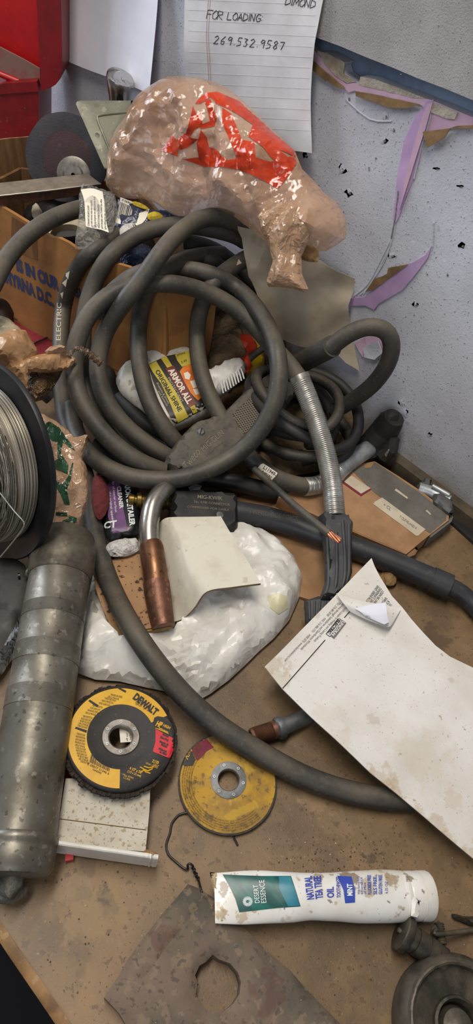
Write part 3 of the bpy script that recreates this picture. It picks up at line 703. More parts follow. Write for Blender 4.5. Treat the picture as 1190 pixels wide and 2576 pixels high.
# ------------------------------------------------------------------ grey plate
pg = plane3(W(200, 255, 140), W(352, 255, 60), W(284, 470, 150))
gp = thing('metal_plate', 'greenish grey sheet metal cover plate leaning on the wall behind the shopping bag', 'plate')
w = slab([(191, 262), (193, 256), (201, 253), (300, 253), (358, 253), (350, 268), (322, 306), (299, 348), (290, 395), (288, 432), (284, 472)], pg, .0025, .0015, wd=.0025, step=.01, holes=()); link('plate', w, 'sheet_metal', gp); B = w.bvh()
link('bolt_hole', decal(B, [(239, 336), (244, 333), (251, 339), (250, 345), (244, 345), (239, 341)], .0003, 4), 'black_gloss', gp)
w = MB(); tube(w, [hit(B, x, y, .0) for x, y in [(285, 400), (262, 345), (245, 300), (252, 290), (300, 284), (328, 283)]], .0018, seg=8, step=.006); link('pressed_rib', w, 'sheet_metal', gp)
# ------------------------------------------------------------------ carton
CT = thing('cardboard_carton', 'open brown cardboard carton with blue printed words, full of scrap', 'carton')
A_, B_, Bl = P(0, 520, 198), P(416, 712, 198), P(0, 780, 15)
pc = plane3(A_, B_, Bl); pc = (pc[0], V((pc[1].x, pc[1].y, 0)).normalized())
front = [(-75, 480), (-20, 508), (0, 518), (30, 537), (62, 556), (95, 574), (117, 588), (132, 597), (150, 600), (172, 612), (190, 625), (218, 635), (250, 646), (287, 661), (322, 671), (360, 688), (418, 712), (418, 1000), (250, 925), (165, 882), (90, 840), (0, 786), (-75, 740)]
w = prism(front, pc, .005, step=.02, fn=lambda p, d: noise.noise(p * 14) * .003); link('front_panel', w, 'carton', CT, angle=30); B = w.bvh()
tx = MB()
text(B, 'IS IN OUR', 42, 678, 1, .50, 30, bold=.06, width=122, mb=tx, up=(-.13, -1)); text(B, 'SHOP', 190, 745, 1, .46, 25, bold=.035, width=62, mb=tx, up=(-.1, -1))
text(B, 'S', 6, 656, 1, .5, 30, bold=.06, mb=tx, up=(-.13, -1))
text(B, 'MYRNA D.C.', 14, 708, 1, .52, 30, bold=.06, width=138, mb=tx, up=(-.13, -1)); link('printed_words', tx, 'blue_ink', CT)
cr = onp(418, 712, pc); dirR = V((-pc[1].x * .55 + .35, -pc[1].y, 0)).normalized(); ps = (cr, V((-dirR.y, dirR.x, 0)) * -1)
def vquad(a, b, z0, z1, t, st=.02, amp=.003):
    d = (b - a); L_ = V((d.x, d.y, 0)).length; d = V((d.x, d.y, 0)).normalized(); nn = V((d.y, -d.x, 0)); mb = MB(); nx = max(2, int(L_ / st)); nz = max(2, int((z1 - z0) / st)); A = []; C = []
    for j in range(nz + 1):
        for i in range(nx + 1):
            p = V((a.x, a.y, 0)) + d * (L_ * i / nx) + V((0, 0, z0 + (z1 - z0) * j / nz)); o_ = noise.noise(p * 16) * amp
            A.append(p + nn * (o_ + t / 2)); C.append(p + nn * (o_ - t / 2))
    k = len(A); w_ = nx + 1; fs = []
    for j in range(nz):
        for i in range(nx):
            q = j * w_ + i; fs += [(q, q + 1, q + 1 + w_, q + w_), (q + w_ + k, q + 1 + w_ + k, q + 1 + k, q + k)]
    rim = [i for i in range(w_)] + [j * w_ + nx for j in range(1, nz + 1)] + [nz * w_ + i for i in range(nx - 1, -1, -1)] + [j * w_ for j in range(nz - 1, 0, -1)]
    for i in range(len(rim)):
        x, y = rim[i], rim[(i + 1) % len(rim)]; fs.append((x, x + k, y + k, y))
    return mb.add(A + C, fs)
crb = cr + dirR * .085; lft = onp(-75, 600, pc); lfb = lft + V((-pc[1].x, -pc[1].y, 0)) * .12
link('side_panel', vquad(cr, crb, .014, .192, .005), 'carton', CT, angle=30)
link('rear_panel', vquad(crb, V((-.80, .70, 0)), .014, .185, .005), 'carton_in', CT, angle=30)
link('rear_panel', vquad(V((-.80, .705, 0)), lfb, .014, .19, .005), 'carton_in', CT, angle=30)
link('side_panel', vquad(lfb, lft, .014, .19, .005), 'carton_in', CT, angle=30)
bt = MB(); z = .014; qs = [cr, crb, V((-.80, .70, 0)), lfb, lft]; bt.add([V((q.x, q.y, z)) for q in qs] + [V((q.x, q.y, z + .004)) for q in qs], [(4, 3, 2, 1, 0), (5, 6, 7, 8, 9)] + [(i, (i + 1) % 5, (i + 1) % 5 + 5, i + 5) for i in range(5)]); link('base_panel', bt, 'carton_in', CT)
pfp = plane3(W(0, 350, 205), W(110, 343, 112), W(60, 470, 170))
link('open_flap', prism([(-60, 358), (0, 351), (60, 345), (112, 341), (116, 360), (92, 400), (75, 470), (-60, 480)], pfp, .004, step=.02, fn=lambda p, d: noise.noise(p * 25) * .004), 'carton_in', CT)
link('tape_strip', decal(B, [(30, 545), (92, 580), (95, 655), (60, 640), (28, 622)], .0005, 12), 'carton_in', CT, label='darker strip of packing tape')
# scrap under the carton
tr_ = thing('metal_tray', 'dull red painted metal tray lying flat under the cardboard carton', 'tray')
ptr = zplane(10)
link('panel', prism([(-60, 760), (0, 778), (165, 882), (300, 980), (330, 1010), (240, 1010), (120, 930), (60, 900), (-60, 850)], ptr, .008, step=.1), 'tray_red', tr_)
w = MB(); pxtube(w, [(72, 870, 12), (125, 846, 12)], 1.3, smooth=False, seg=8); link('seam', w, 'rubber_black', tr_)
link('blue_strip', prism([(214, 940), (235, 945), (258, 985), (245, 1000), (222, 968)], zplane(14), .003, step=.1), 'bright_blue', label='small blue strip lying on the red tray between the cable loops', cat='strip')
link('scrap_strip', prism([(-60, 752), (0, 762), (38, 788), (26, 800), (-60, 790)], zplane(22), .01, step=.1), 'rubber_black', label='black strip end poking over the red tray beside the carton', cat='strip')
# ------------------------------------------------------------------ carton contents
gw = thing('grinding_wheel', 'large worn dark grinding wheel standing in the cardboard carton', 'grinding wheel')
cw = W(168, 398, 136); nw = (toeye(cw) + V((-.05, -.25, .05))).normalized(); M = frame(cw, nw, V((0, 0, 1))); w = MB(); R_ = 92 * (cw - EYE).length / FOC * .93
def jag(r, h, q): return (r * (1 + (.03 * noise.noise(V((math.cos(q) * 3, math.sin(q) * 3, 1))) if r > .03 else 0)), h)
lathe(w, M, [(.0005, -.004), (R_ * .98, -.004), (R_, -.002), (R_, .0025), (R_ * .97, .0035), (.036, .0035), (.026, .006), (.0005, .006)], 72, fn=jag, caps=False, close=True); link('wheel', w, 'grinder_purple', gw)
w = MB(); lathe(w, M, [(R_ * .62, .0036), (R_ * .8, .0046), (R_ * 1.02, .004), (R_ * 1.03, -.0045), (R_ * .62, -.0045)], 64, fn=jag, caps=False, close=True); link('torn_rim', w, 'grinder_dark', gw)
w = MB(); hc = onp(188, 440, (cw, nw)); M2 = frame(hc, nw, V((0, 0, 1))); lathe(w, M2, [(.002, .004), (.024, .004), (.025, .008), (.022, .0095), (.015, .0095), (.013, .013), (.003, .013)], 40, caps=False, close=True); link('hub', w, 'hub_steel', gw)
sb = thing('steel_bar', 'dusty flat steel angle bar lying across the carton top', 'steel bar')
link('top_face', prism([(-60, 468), (0, 460), (110, 448), (221, 437), (254, 462), (120, 479), (0, 492), (-60, 500)], zplane(216), .0015, step=.05), 'dusty_steel', sb, angle=25)
pbar = plane3(P(0, 492, 215), P(254, 462, 215), P(0, 492, 215) + V((0, 0, -.05)))
link('web', prism([(-60, 500), (0, 492), (120, 479), (254, 462), (253, 471), (222, 484), (170, 497), (80, 508), (0, 517), (-60, 524)], pbar, .004, step=.02), 'rust_steel', sb)
w = MB(); tube(w, [P(x, y, 215.5) for x, y in [(-60, 500), (0, 492.5), (120, 479.5), (254, 462.5)]], .0009, seg=6, smooth=False); link('bare_edge', w, 'bare_edge', sb, label='bright bare edge of the bar')
def lump(name, outl, pl, h, m, label, cat, **k):
    w = slab(outl, pl, h, .004, wd=k.pop('wd', h * 1.2), step=k.pop('step', .006), rnd=k.pop('rnd', 1), fn=k.pop('fn', lambda p, d: crum(p, 30, .004)), **k); link(name, w, m, label=label, cat=cat); return w
pd = thing('rubber_pad', 'dark round rubber pad lying in the carton under the steel bar', 'rubber_pad')  # dark round thing in the carton, built as a plain rubber pad
cw2 = P(160, 555, 150); M = frame(cw2, V((0, -.1, 1)), V((1, 0, 0))); w = MB(); lathe(w, M, [(.018, -.008), (.048, -.008), (.052, -.002), (.052, .006), (.047, .01), (.03, .011), (.024, .006), (.018, .006)], 56, caps=False, close=True); link('pad_ring', w, 'rubber_black', pd)
w = MB(); lathe(w, M, [(.004, -.004), (.019, -.004), (.019, .005), (.004, .007)], 32, caps=False, close=True); link('hub', w, 'grinder_purple', pd)
w = MB(); lathe(w, frame(P(178, 618, 150), V((.2, -.1, 1)), V((1, 0, 0))), [(.03, -.014), (.044, -.014), (.046, 0), (.044, .012), (.03, .012)], 48, caps=False, close=True); link('tape_roll', w, 'cream', label='cream tape roll inside the carton beside the clear packet', cat='tape')
lump('cloth_pad', [(60, 500), (120, 490), (200, 500), (205, 520), (150, 560), (95, 580), (60, 550)], zplane(120), .02, 'black_matte', 'black crumpled pad stuffed in the carton under the steel bar', 'pad')
lump('cardboard_scrap', [(78, 520), (92, 508), (110, 540), (100, 560), (82, 552)], zplane(165), .004, 'label_white', 'small torn pale scrap of cardboard in the carton left of the packet', 'scrap', step=.003)
lump('plastic_wrap', [(280, 640), (330, 612), (400, 640), (370, 690), (300, 668)], zplane(165), .016, 'mat_dark_blue', 'dark blue glossy plastic wrap in the carton behind the cable loops', 'wrap')
lump('void_filler', [(430, 620), (520, 600), (640, 640), (660, 740), (560, 760), (450, 700), (400, 680)], zplane(110), .02, 'black_matte', 'black filler lump added for the dark void behind the top of the cable coil', 'cloth')  # black lump added to fill the dark void behind the coil
lump('scrap_cloth', [(200, 560), (300, 560), (420, 600), (380, 660), (300, 650), (220, 630)], zplane(120), .02, 'black_matte', 'dark cloth lying in the carton under the clear packet', 'cloth')
# ================================================================== CABLES
BCT = BVHTree.FromPolygons([v.co.copy() for o in CT.children for v in o.data.vertices], (lambda L: L)([tuple(i + b for i in f) for o, b in zip(CT.children, [sum(len(q.data.vertices) for q in CT.children[:n]) for n in range(len(CT.children))]) for f in [tuple(p.vertices) for p in o.data.polygons]]))
def cable(name, pts, r, m, label, cat='cable', parent=None, ret=False, **k):
    w = MB(); tube(w, front_px(pts, r / 1000, BCT), r / 1000, smooth=False, seg=24, **k)
    o = link(name, w, m, parent, label=label, cat=None if parent else cat) if not ret else None
    return w if ret else (w, o)
RH = 11.5
HOSE = thing('welding_cable', 'big coil of thick black welding gun cable leaning on the cardboard carton', 'cable')
# one long cable in runs; each run follows the photograph's loops
runs = []
# loop resting furthest left, its top passing over the carton and its end running to the foreground
runs.append([(300, 592, 196), (280, 602, 190), (222, 640, 165), (182, 700, 130), (160, 770, 100), (153, 860, 80), (153, 960, 60), (166, 1060, 52), (196, 1140, 44), (222, 1230, 34), (236, 1330, 30), (262, 1430, 32), (300, 1520, 46), (345, 1600, 58), (402, 1680, 50), (472, 1760, 34), (556, 1832, 26), (656, 1895, 20), (756, 1950, 14), (850, 1985, 12), (940, 2005, 12), (1035, 2012, 12), (1130, 2000, 12), (1230, 1960, 12)])
ELEC = cable('cable_run', runs[0], RH, 'rubber', None, parent=HOSE)[0]
# second arc (behind) over the carton
ARC = cable('cable_run', [(615, 606, 212), (596, 592, 225), (545, 578, 232), (470, 566, 228), (400, 572, 222), (330, 600, 212), (272, 648, 196), (235, 715, 166), (214, 790, 138), (208, 870, 112), (214, 960, 84), (240, 1040, 66), (285, 1110, 50), (340, 1165, 40), (405, 1200, 28)], RH, 'rubber_dusty', None, parent=HOSE)[0]
# big arc crossing from the top to the inner loop
T4 = cable('cable_run', [(640, 600, 222), (624, 580, 236), (600, 562, 250), (545, 543, 258), (495, 555, 256), (445, 590, 250), (402, 640, 240), (360, 700, 216), (318, 752, 196), (284, 800, 170), (256, 856, 142), (245, 930, 118), (262, 1000, 98), (305, 1062, 78), (362, 1112, 64), (420, 1148, 52), (480, 1180, 30)], RH, 'rubber_dusty', None, parent=HOSE)[0]
# front loop that ends in the steel spring
F1 = cable('cable_run', [(410, 1186, 62), (350, 1162, 76), (290, 1120, 88), (235, 1060, 104), (200, 1000, 118), (186, 940, 130), (190, 870, 152), (212, 810, 172), (255, 757, 190), (320, 722, 198), (400, 712, 200), (480, 722, 194), (560, 754, 182), (628, 806, 166), (672, 858, 156), (712, 900, 158), (745, 940, 158), (762, 968, 152)], RH, 'rubber_dusty', None, parent=HOSE)[0]
# topmost loop with its low bow in front
F2 = cable('cable_run', [(246, 800, 165), (268, 755, 182), (310, 712, 192), (360, 685, 196), (430, 676, 198), (500, 682, 196), (566, 705, 190), (626, 752, 186), (672, 818, 184), (698, 890, 184), (702, 960, 166), (685, 1030, 142), (645, 1096, 112), (585, 1150, 88), (505, 1190, 76), (420, 1208, 70), (335, 1202, 68), (272, 1178, 66), (222, 1140, 60), (190, 1088, 56), (180, 1020, 60)], RH, 'rubber', None, parent=HOSE)[0]
# inner loop over the bottle
D4 = cable('cable_run', [(560, 640, 150), (500, 645, 160), (440, 665, 166), (390, 700, 160), (360, 755, 146), (348, 830, 128), (352, 920, 110), (372, 1000, 94), (402, 1060, 80), (440, 1110, 60), (480, 1150, 30)], RH, 'rubber_dusty', None, parent=HOSE)[0]
# label loop ending in the second spring
G = cable('cable_run', [(640, 640, 150), (605, 658, 152), (566, 684, 152), (530, 720, 146), (505, 772, 132), (495, 840, 118), (500, 910, 104), (520, 980, 92), (555, 1050, 80), (600, 1118, 66), (650, 1172, 52), (710, 1210, 44), (770, 1224, 40)], RH, 'rubber_dusty', None, parent=HOSE)[0]
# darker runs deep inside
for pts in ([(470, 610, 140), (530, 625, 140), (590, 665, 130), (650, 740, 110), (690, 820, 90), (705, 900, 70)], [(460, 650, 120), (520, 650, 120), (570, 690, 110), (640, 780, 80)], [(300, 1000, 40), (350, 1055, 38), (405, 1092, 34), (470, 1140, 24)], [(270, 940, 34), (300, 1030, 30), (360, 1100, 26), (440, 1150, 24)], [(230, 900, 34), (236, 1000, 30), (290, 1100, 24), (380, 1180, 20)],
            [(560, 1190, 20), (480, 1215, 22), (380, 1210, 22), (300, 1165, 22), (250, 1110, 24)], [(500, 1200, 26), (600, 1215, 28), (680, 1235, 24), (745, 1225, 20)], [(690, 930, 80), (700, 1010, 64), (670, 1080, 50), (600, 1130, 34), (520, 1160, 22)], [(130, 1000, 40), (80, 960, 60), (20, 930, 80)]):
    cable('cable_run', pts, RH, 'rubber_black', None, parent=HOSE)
# cable loop at the far left over the carton corner
L_ = thing('cable_loop', 'thick dusty cable arching over the carton corner into its scrap, left of the coil', 'cable')
w = cable('x', [(-60, 790, 190), (-20, 720, 190), (14, 655, 196), (66, 595, 206), (128, 552, 214), (180, 531, 214), (235, 520, 205), (290, 530, 180)], RH, 'rubber_dusty', None, ret=True); link('cable', w, 'rubber_dusty', L_)
link('cable_end', cable('x', [(-30, 770, 170), (4, 765, 150), (20, 790, 110)], 8, 'rubber_black', None, ret=True), 'rubber_black', L_)
# writing on cables
Be = ELEC.bvh()
w = text(Be, 'ELECTRIC', 152, 858, .03, -1, 11, width=96, up=(-1, -.02), bold=.01); o = link('printed_words', w, 'dust_pale', HOSE)
for pts in ([(157, 712), (170, 700), (166, 722)], [(163, 690), (176, 682), (172, 703)], [(152, 738), (160, 734), (157, 752)]): link('printed_arrow', decal(Be, pts, .0004, 5), 'dust_pale', HOSE)
Bg = G.bvh()
link('printed_arrow', decal(Bg, [(594, 668), (600, 652), (608, 662)], .0004, 5), 'dust_pale', HOSE)
link('paper_tag', decal(Bg, [(656, 1168), (662, 1166), (698, 1190), (695, 1196), (678, 1214), (672, 1213), (640, 1192), (640, 1186)], .0005, 5), 'label_cream', HOSE, label='white printed tag wrapped on the cable')
w = MB(); text(Bg, 'L11949-1', 661, 1178, 1, .66, 8, mb=w, off=.0008, bold=.02); text(Bg, '040101', 656, 1190, 1, .66, 8, mb=w, off=.0008, bold=.03, width=28); text(Bg, 'ASSEMBLED', 650, 1192, 1, .66, 6, mb=w, off=.0008, bold=.03, width=32); link('tag_print', w, 'ink_black', HOSE)
# steel springs
def spring(parent, pts, r, n, m='spring_steel', amp=.07, label=None):
    ps = [tuple(P(*p[:3])) + ((p[3] if len(p) > 3 else r) / 1000,) for p in pts]; L0 = sum((V(ps[i + 1][:3]) - V(ps[i][:3])).length for i in range(len(ps) - 1)); pitch = L0 / n
    w = MB(); tube(w, ps, r / 1000, seg=28, step=pitch / 5, rfn=lambda s, i: 1 + amp * (abs(math.sin(math.pi * s / pitch)) - .5)); return link('spring_sleeve', w, m, parent, label=label, angle=70)
SP = [(754, 952, 156), (778, 1010, 140), (802, 1080, 120), (822, 1150, 100), (836, 1220, 84), (843, 1298, 68)]
spring(HOSE, SP, 12.6, 74)
spring(HOSE, [(766, 1224, 40), (790, 1222, 38), (815, 1214, 36), (850, 1190, 34)], 12.4, 26)
w = MB(); pxtube(w, [(812, 1216, 36), (840, 1196, 34), (880, 1160, 34), (940, 1120, 36)], 13, step=.005, seg=28); link('conduit', w, 'galv', HOSE, label='smooth galvanised metal conduit')
w = MB(); pxtube(w, [(752, 946, 158, 12.9), (757, 957, 155, 12.9)], 12.9, smooth=False, seg=28); link('spring_collar', w, 'spring_steel', HOSE)
# black plug by the wall
PG = thing('cable_plug', 'black angled plug body on the metal conduit against the wall', 'plug')
w = MB(); pxtube(w, [(925, 1128, 38, 17), (935, 1118, 38, 19), (965, 1085, 44, 20), (978, 1068, 50, 19), (992, 1050, 56, 15)], 19, seg=28, step=.004); link('sleeve', w, 'black_matte', PG)
w = slab([(950, 1040), (985, 1030), (1002, 1048), (1000, 1078), (984, 1090), (955, 1070)], plane3(P(950, 1040, 62), P(1000, 1050, 60), P(960, 1080, 50)), .012, .014, wd=.008, step=.005, rnd=1); link('cap', w, 'black_matte', PG)
w = slab([(968, 1095), (1000, 1090), (990, 1140), (966, 1162), (950, 1150), (955, 1120)], plane3(P(968, 1095, 48), P(1000, 1090, 44), P(966, 1160, 34)), .008, .012, wd=.004, step=.005); link('housing', w, 'black_plastic', PG); Bp = w.bvh()
link('contact', decal(Bp, [(968, 1142), (978, 1130), (979, 1134), (971, 1150)], .0006, 4), 'chrome', PG); 
# loop beside the wall with its sleeve
SL = thing('cable_bend', 'black cable bending back in a loop near the wall with a thicker sleeve', 'cable')
w = MB(); pxtube(w, [(830, 876, 188), (875, 842, 212), (925, 823, 228), (968, 832, 228), (985, 866, 212), (975, 915, 184), (940, 965, 146), (890, 1005, 106), (840, 1035, 74)], 11, step=.006, seg=24); link('cable', w, 'rubber_dusty', SL)
w = MB(); pxtube(w, [(690, 968, 84), (725, 935, 108), (760, 912, 134), (800, 890, 166), (836, 871, 192)], 14, step=.006, seg=28); link('sleeve', w, 'rubber_dusty', SL)
# dark coil behind
CO = thing('control_cable_coil', 'coil of thinner black cable lying behind the steel spring sleeve', 'cable')
random.seed(4)
cc = P(742, 1085, 20)
for k in range(7):
    pts = []; rr = .062 + .010 * (k % 3) + random.uniform(-.004, .004); zz = .016 + .012 * k
    ox, oy = random.uniform(-.008, .008), random.uniform(-.008, .008)
    for i in range(29):
        a = 2 * math.pi * i / 28 - .6
        pts.append(V((cc.x + ox + rr * math.cos(a), cc.y - .012 + oy + rr * .82 * math.sin(a), zz + .008 * math.sin(a * 2 + k) + .014 * i / 28)))
    w = MB(); tube(w, pts, .0078, seg=16, step=.006); link('coil_turn', w, 'rubber_black' if k % 2 else 'rubber', CO)
# thin cable with bare copper end
TC = thing('copper_cable', 'thin black cable end with bare stranded copper tip', 'cable')
w = MB(); pxtube(w, [(640, 1180, 60), (690, 1225, 66), (740, 1270, 80), (790, 1312, 92), (829, 1343, 98)], 4.6, step=.006, seg=16); link('insulation', w, 'rubber_dusty', TC)
for k in range(7):
    w = MB(); pts = []; a0 = k * math.pi / 3; e0, e1 = P(824, 1339, 98), P(855, 1361, 100); M = frame(e0, e1 - e0, V((0, 0, 1))); ln = (e1 - e0).length
    for i in range(9):
        t = i / 8; a = a0 + t * 1.8; rr = .0026 if k < 6 else 0; pts.append(M @ V((rr * math.cos(a), rr * math.sin(a), ln * t * (1 + .03 * (k % 3)))))
    tube(w, pts, .0014, seg=8); link('copper_strand', w, 'copper_wire', TC)
w = MB(); pxtube(w, [(572, 985, 60), (600, 940, 74), (630, 900, 86), (672, 870, 96), (700, 850, 100)], 5.2, step=.006, seg=16); link('thin_cable', w, 'rubber_dusty', label='thin black cable rising beside the white bottle neck inside the coil', cat='cable')
# lower horizontal cable with collar
KC = thing('gun_cable', 'thick black cable running from the black connector right under the spring handle', 'cable')
w = MB(); pxtube(w, [(590, 1288, 26), (650, 1298, 24), (720, 1316, 22), (800, 1345, 21), (890, 1378, 21), (990, 1416, 21), (1075, 1452, 21), (1128, 1474, 21)], 15, step=.006, seg=28); link('sleeve', w, 'rubber_clean', KC); Bk = w.bvh()
w = MB(); pxtube(w, [(1120, 1470, 21), (1160, 1492, 18), (1195, 1525, 15), (1240, 1580, 13)], 11.5, step=.006, seg=24); link('cable', w, 'rubber_clean', KC)
w = MB(); pxtube(w, [(1085, 1456, 21), (1131, 1476, 21)], 16.2, smooth=False, seg=28); link('collar', w, 'rubber_clean', KC)
w = MB(); text(Bk, 'TWECO ROBOTICS', 625, 1292, 1, .16, 12, mb=w, width=125, up=(.1, -1)); link('embossed_words', w, 'emboss_dim', KC)
# ================================================================== MIG gun
MG = thing('welding_gun', 'dusty dark welding gun with chequered grip and bent metal neck', 'welding gun')
pm = plane3(P(415, 1175, 62), P(700, 960, 92), P(560, 1170, 58))
gh = [(412, 1172), (418, 1150), (440, 1118), (462, 1092), (486, 1068), (515, 1056), (552, 1048), (582, 1020), (622, 980), (668, 946), (720, 925), (760, 940), (745, 990), (715, 1030), (688, 1062), (655, 1100), (628, 1130), (590, 1152), (560, 1180), (520, 1196), (470, 1200), (432, 1192)]
w = slab(gh, pm, .013, .012, wd=.007, step=.005); link('handle', w, 'handle_plastic', MG); Bm = w.bvh()
grp = [(585, 1042), (610, 1018), (640, 992), (672, 972), (680, 985), (672, 1030), (650, 1062), (628, 1086), (612, 1092), (598, 1070)]
w = MB()
def crosshatch():
    mb = MB(); poly = grp
    for (dx, dy) in ((.6, .8), (.95, -.3)):
        nx, ny = -dy, dx
        for k in range(-40, 40):
            cx, cy = 635 + nx * k * 5.4, 1030 + ny * k * 5.4; run = []
            for i in range(-40, 41):
                q = (cx + dx * i * 2.5, cy + dy * i * 2.5)
                if inside(q, poly):
                    h = hit(Bm, q[0], q[1], .0003)
                    if h is not None: run.append(h)
                elif len(run) > 2: tube(mb, run, .0007, seg=5, smooth=False); run = []
                else: run = []
    return mb
link('grip_base', decal(Bm, grp, .0002, 6), 'black_matte', MG); link('grip_pattern', crosshatch(), 'emboss', MG)
sc = hit(Bm, 505, 1086, 0); M = frame(sc, pm[1], V((0, 0, 1))); w = MB(); lathe(w, M, [(.0001, .002), (.004, .0018), (.0055, .0004), (.0055, -.002)], 24); link('screw', w, 'dull_galv', MG, label='slotted steel screw')
Bs = w.bvh(); w = MB(); tube(w, [sc + pm[1] * .0022 + M.to_3x3() @ V((-.004, .0025, 0)), sc + pm[1] * .0022 + M.to_3x3() @ V((.004, -.0025, 0))], .0006, seg=5, smooth=False); link('screw_slot', w, 'black_matte', MG)
link('screw_hole', decal(Bm, [(450, 1178), (453, 1173), (459, 1173), (461, 1178), (458, 1184), (452, 1184)], .0003, 4), 'black_gloss', MG)
w = MB(); text(Bm, 'MIG-GUN', 512, 1138, .75, -.66, 14, mb=w, width=70); text(Bm, 'Tweco', 470, 1184, .62, -.78, 20, mb=w, shear=.3, width=58); link('embossed_words', w, 'emboss', MG)
w = MB(); text(Bm, 'Tweco Products', 524, 1146, .75, -.66, 5, mb=w, width=50); link('small_words', w, 'emboss_dim', MG)
w = MB(); tube(w, [hit(Bm, x, y, .0003) for x, y in [(512, 1112), (530, 1096), (534, 1100), (516, 1116), (512, 1112)]], .0005, seg=5, smooth=False); link('raised_frame', w, 'emboss', MG)
# neck
nk = [(446, 1196, 58, 10), (430, 1215, 62, 10.5), (408, 1236, 66, 11.4), (386, 1268, 66, 11.6), (377, 1305, 62, 11.6), (374, 1340, 58, 11.6), (376, 1376, 54, 11.8)]
w = MB(); pxtube(w, nk, 11, step=.004, seg=32); link('neck', w, 'steel_neck', MG, label='bent bare steel neck tube')
w = MB(); pxtube(w, [(379, 1372, 55, 13.6), (381, 1378, 55, 14.2), (388, 1430, 51, 14.2), (393, 1468, 48, 14.6)], 14, smooth=False, seg=36); link('nozzle_collar', w, 'copper_new', MG, label='bright copper upper nozzle')
w = MB(); pxtube(w, [(393, 1466, 48, 15), (396, 1490, 46, 15), (404, 1540, 42, 14), (411, 1578, 39, 12.8)], 14, smooth=False, seg=36); link('nozzle', w, 'copper_old', MG, label='tarnished brown copper nozzle end')
w = slab([(430, 1200), (470, 1210), (500, 1215), (492, 1240), (468, 1252), (448, 1246), (436, 1226)], plane3(P(430, 1200, 48), P(500, 1215, 44), P(468, 1250, 42)), .01, .01, wd=.006, step=.005); link('trigger', w, 'black_gloss', MG)
w = MB(); pxtube(w, [(485, 1222, 52), (490, 1238, 52), (478, 1252, 50), (465, 1262, 48), (462, 1276, 46), (470, 1296, 42)], 1.4, step=.003, seg=10); link('trigger_wire', w, 'galv', MG)
w = slab([(474, 1226), (492, 1216), (508, 1222), (502, 1236), (482, 1242)], plane3(P(474, 1226, 56), P(508, 1222, 55), P(482, 1242, 53)), .002, .001, wd=.001, step=.004); link('trigger_clip', w, 'dull_galv', MG)
# connector
MK = thing('cable_connector', 'black moulded cable connector block with raised lettering and brass fitting', 'connector')
pk = plane3(P(430, 1240, 52), P(592, 1246, 44), P(430, 1320, 44))
w = slab([(428, 1234), (500, 1235), (588, 1241), (597, 1252), (598, 1322), (588, 1338), (560, 1334), (428, 1322)], pk, .008, .03, wd=.004, step=.006); link('body', w, 'black_plastic', MK); Bk2 = w.bvh()
w = MB(); text(Bk2, 'MIG-KWIK', 496, 1254, 1, .07, 9, mb=w, width=64, bold=.015); text(Bk2, 'No. 4-MK CONNECTOR', 488, 1265, 1, .09, 6, mb=w, width=90); text(Bk2, 'COMPRESSED FOR CABLE', 470, 1277, 1, .08, 5, mb=w, width=106); link('embossed_words', w, 'emboss', MK)
M = frame(hit(Bk2, 553, 1296, 0), pk[1], V((0, 0, 1))); w = MB(); lathe(w, M, [(.0001, .0012), (.0045, .001), (.005, -.002)], 24); link('screw', w, 'dull_galv', MK)
M = frame(P(322, 1256, 44), P(430, 1264, 40) - P(322, 1256, 44), V((0, 0, 1))); ln = (P(430, 1264, 40) - P(322, 1256, 44)).length; w = MB(); s = .001
lathe(w, M, [(5 * s, 0), (7 * s, 1 * s), (7 * s, 7 * s), (5.5 * s, 8 * s), (5.5 * s, 10 * s), (9.5 * s, 11 * s), (9.5 * s, 16 * s), (7 * s, 17 * s), (7 * s, 30 * s), (9 * s, 31 * s), (9 * s, 36 * s), (10.5 * s, 37 * s), (10.5 * s, 46 * s), (9 * s, 47 * s), (9 * s, 50 * s), (11 * s, 51 * s), (11 * s, ln)], 28); link('fitting', w, 'brass', MK, label='turned brass fitting', angle=30)
# ================================================================== bottle inside the coil
BT = thing('spray_bottle', 'white plastic spray bottle with yellow and black label inside the cable coil', 'bottle')
pb = plane3(P(300, 950, 62), P(520, 880, 80), P(440, 1075, 48))
w = slab([(290, 958), (298, 932), (312, 916), (350, 894), (400, 880), (450, 874), (482, 880), (500, 905), (525, 950), (542, 998), (545, 1022), (535, 1036), (440, 1078), (412, 1080), (380, 1050), (330, 1012), (300, 985)], pb, .014, .026, wd=.014, step=.006, rnd=1); link('body', w, 'hdpe', BT); Bb = w.bvh()
w = slab([(500, 950), (530, 930), (548, 925), (562, 912), (580, 910), (598, 906), (615, 915), (621, 932), (608, 955), (575, 985), (548, 1005), (520, 1010)], pb, .016, .016, wd=.013, step=.005, rnd=1, fn=lambda p, d: .0016 * math.sin(p.x * 700 + p.y * 300)); link('grip_neck', w, 'hdpe_clean', BT, label='ribbed white neck')
w = MB()
for k in range(9):
    a = P(0, 0)
    h0, h1 = hit(bvh_of(link.__globals__['w'] if False else MB().add([onp(x, y, (pb[0] + pb[1] * .014, pb[1])) for x, y in [(480, 1040), (640, 1040), (640, 880), (480, 880)]], [(0, 1, 2, 3)])), 553 + k * 6.5, 962 - k * 4, .003), hit(bvh_of(MB().add([onp(x, y, (pb[0] + pb[1] * .012, pb[1])) for x, y in [(480, 1040), (640, 1040), (640, 880), (480, 880)]], [(0, 1, 2, 3)])), 562 + k * 6.5, 990 - k * 4.5, .0005)
    if h0 is not None and h1 is not None: tube(w, [h0, (h0 + h1) / 2 + pb[1] * .001, h1], .0012, seg=8, smooth=False)
link('grip_ribs', w, 'hdpe_clean', BT)
w = slab([(604, 905), (615, 895), (630, 902), (634, 922), (622, 938), (610, 925)], pb, .013, .013, wd=.008, step=.005); link('collar', w, 'orange_red', BT, label='red collar at the neck')
lab = [(372, 917), (418, 896), (480, 884), (500, 908), (522, 950), (536, 1000), (534, 1018), (444, 1066), (432, 1058), (405, 1005), (385, 960)]
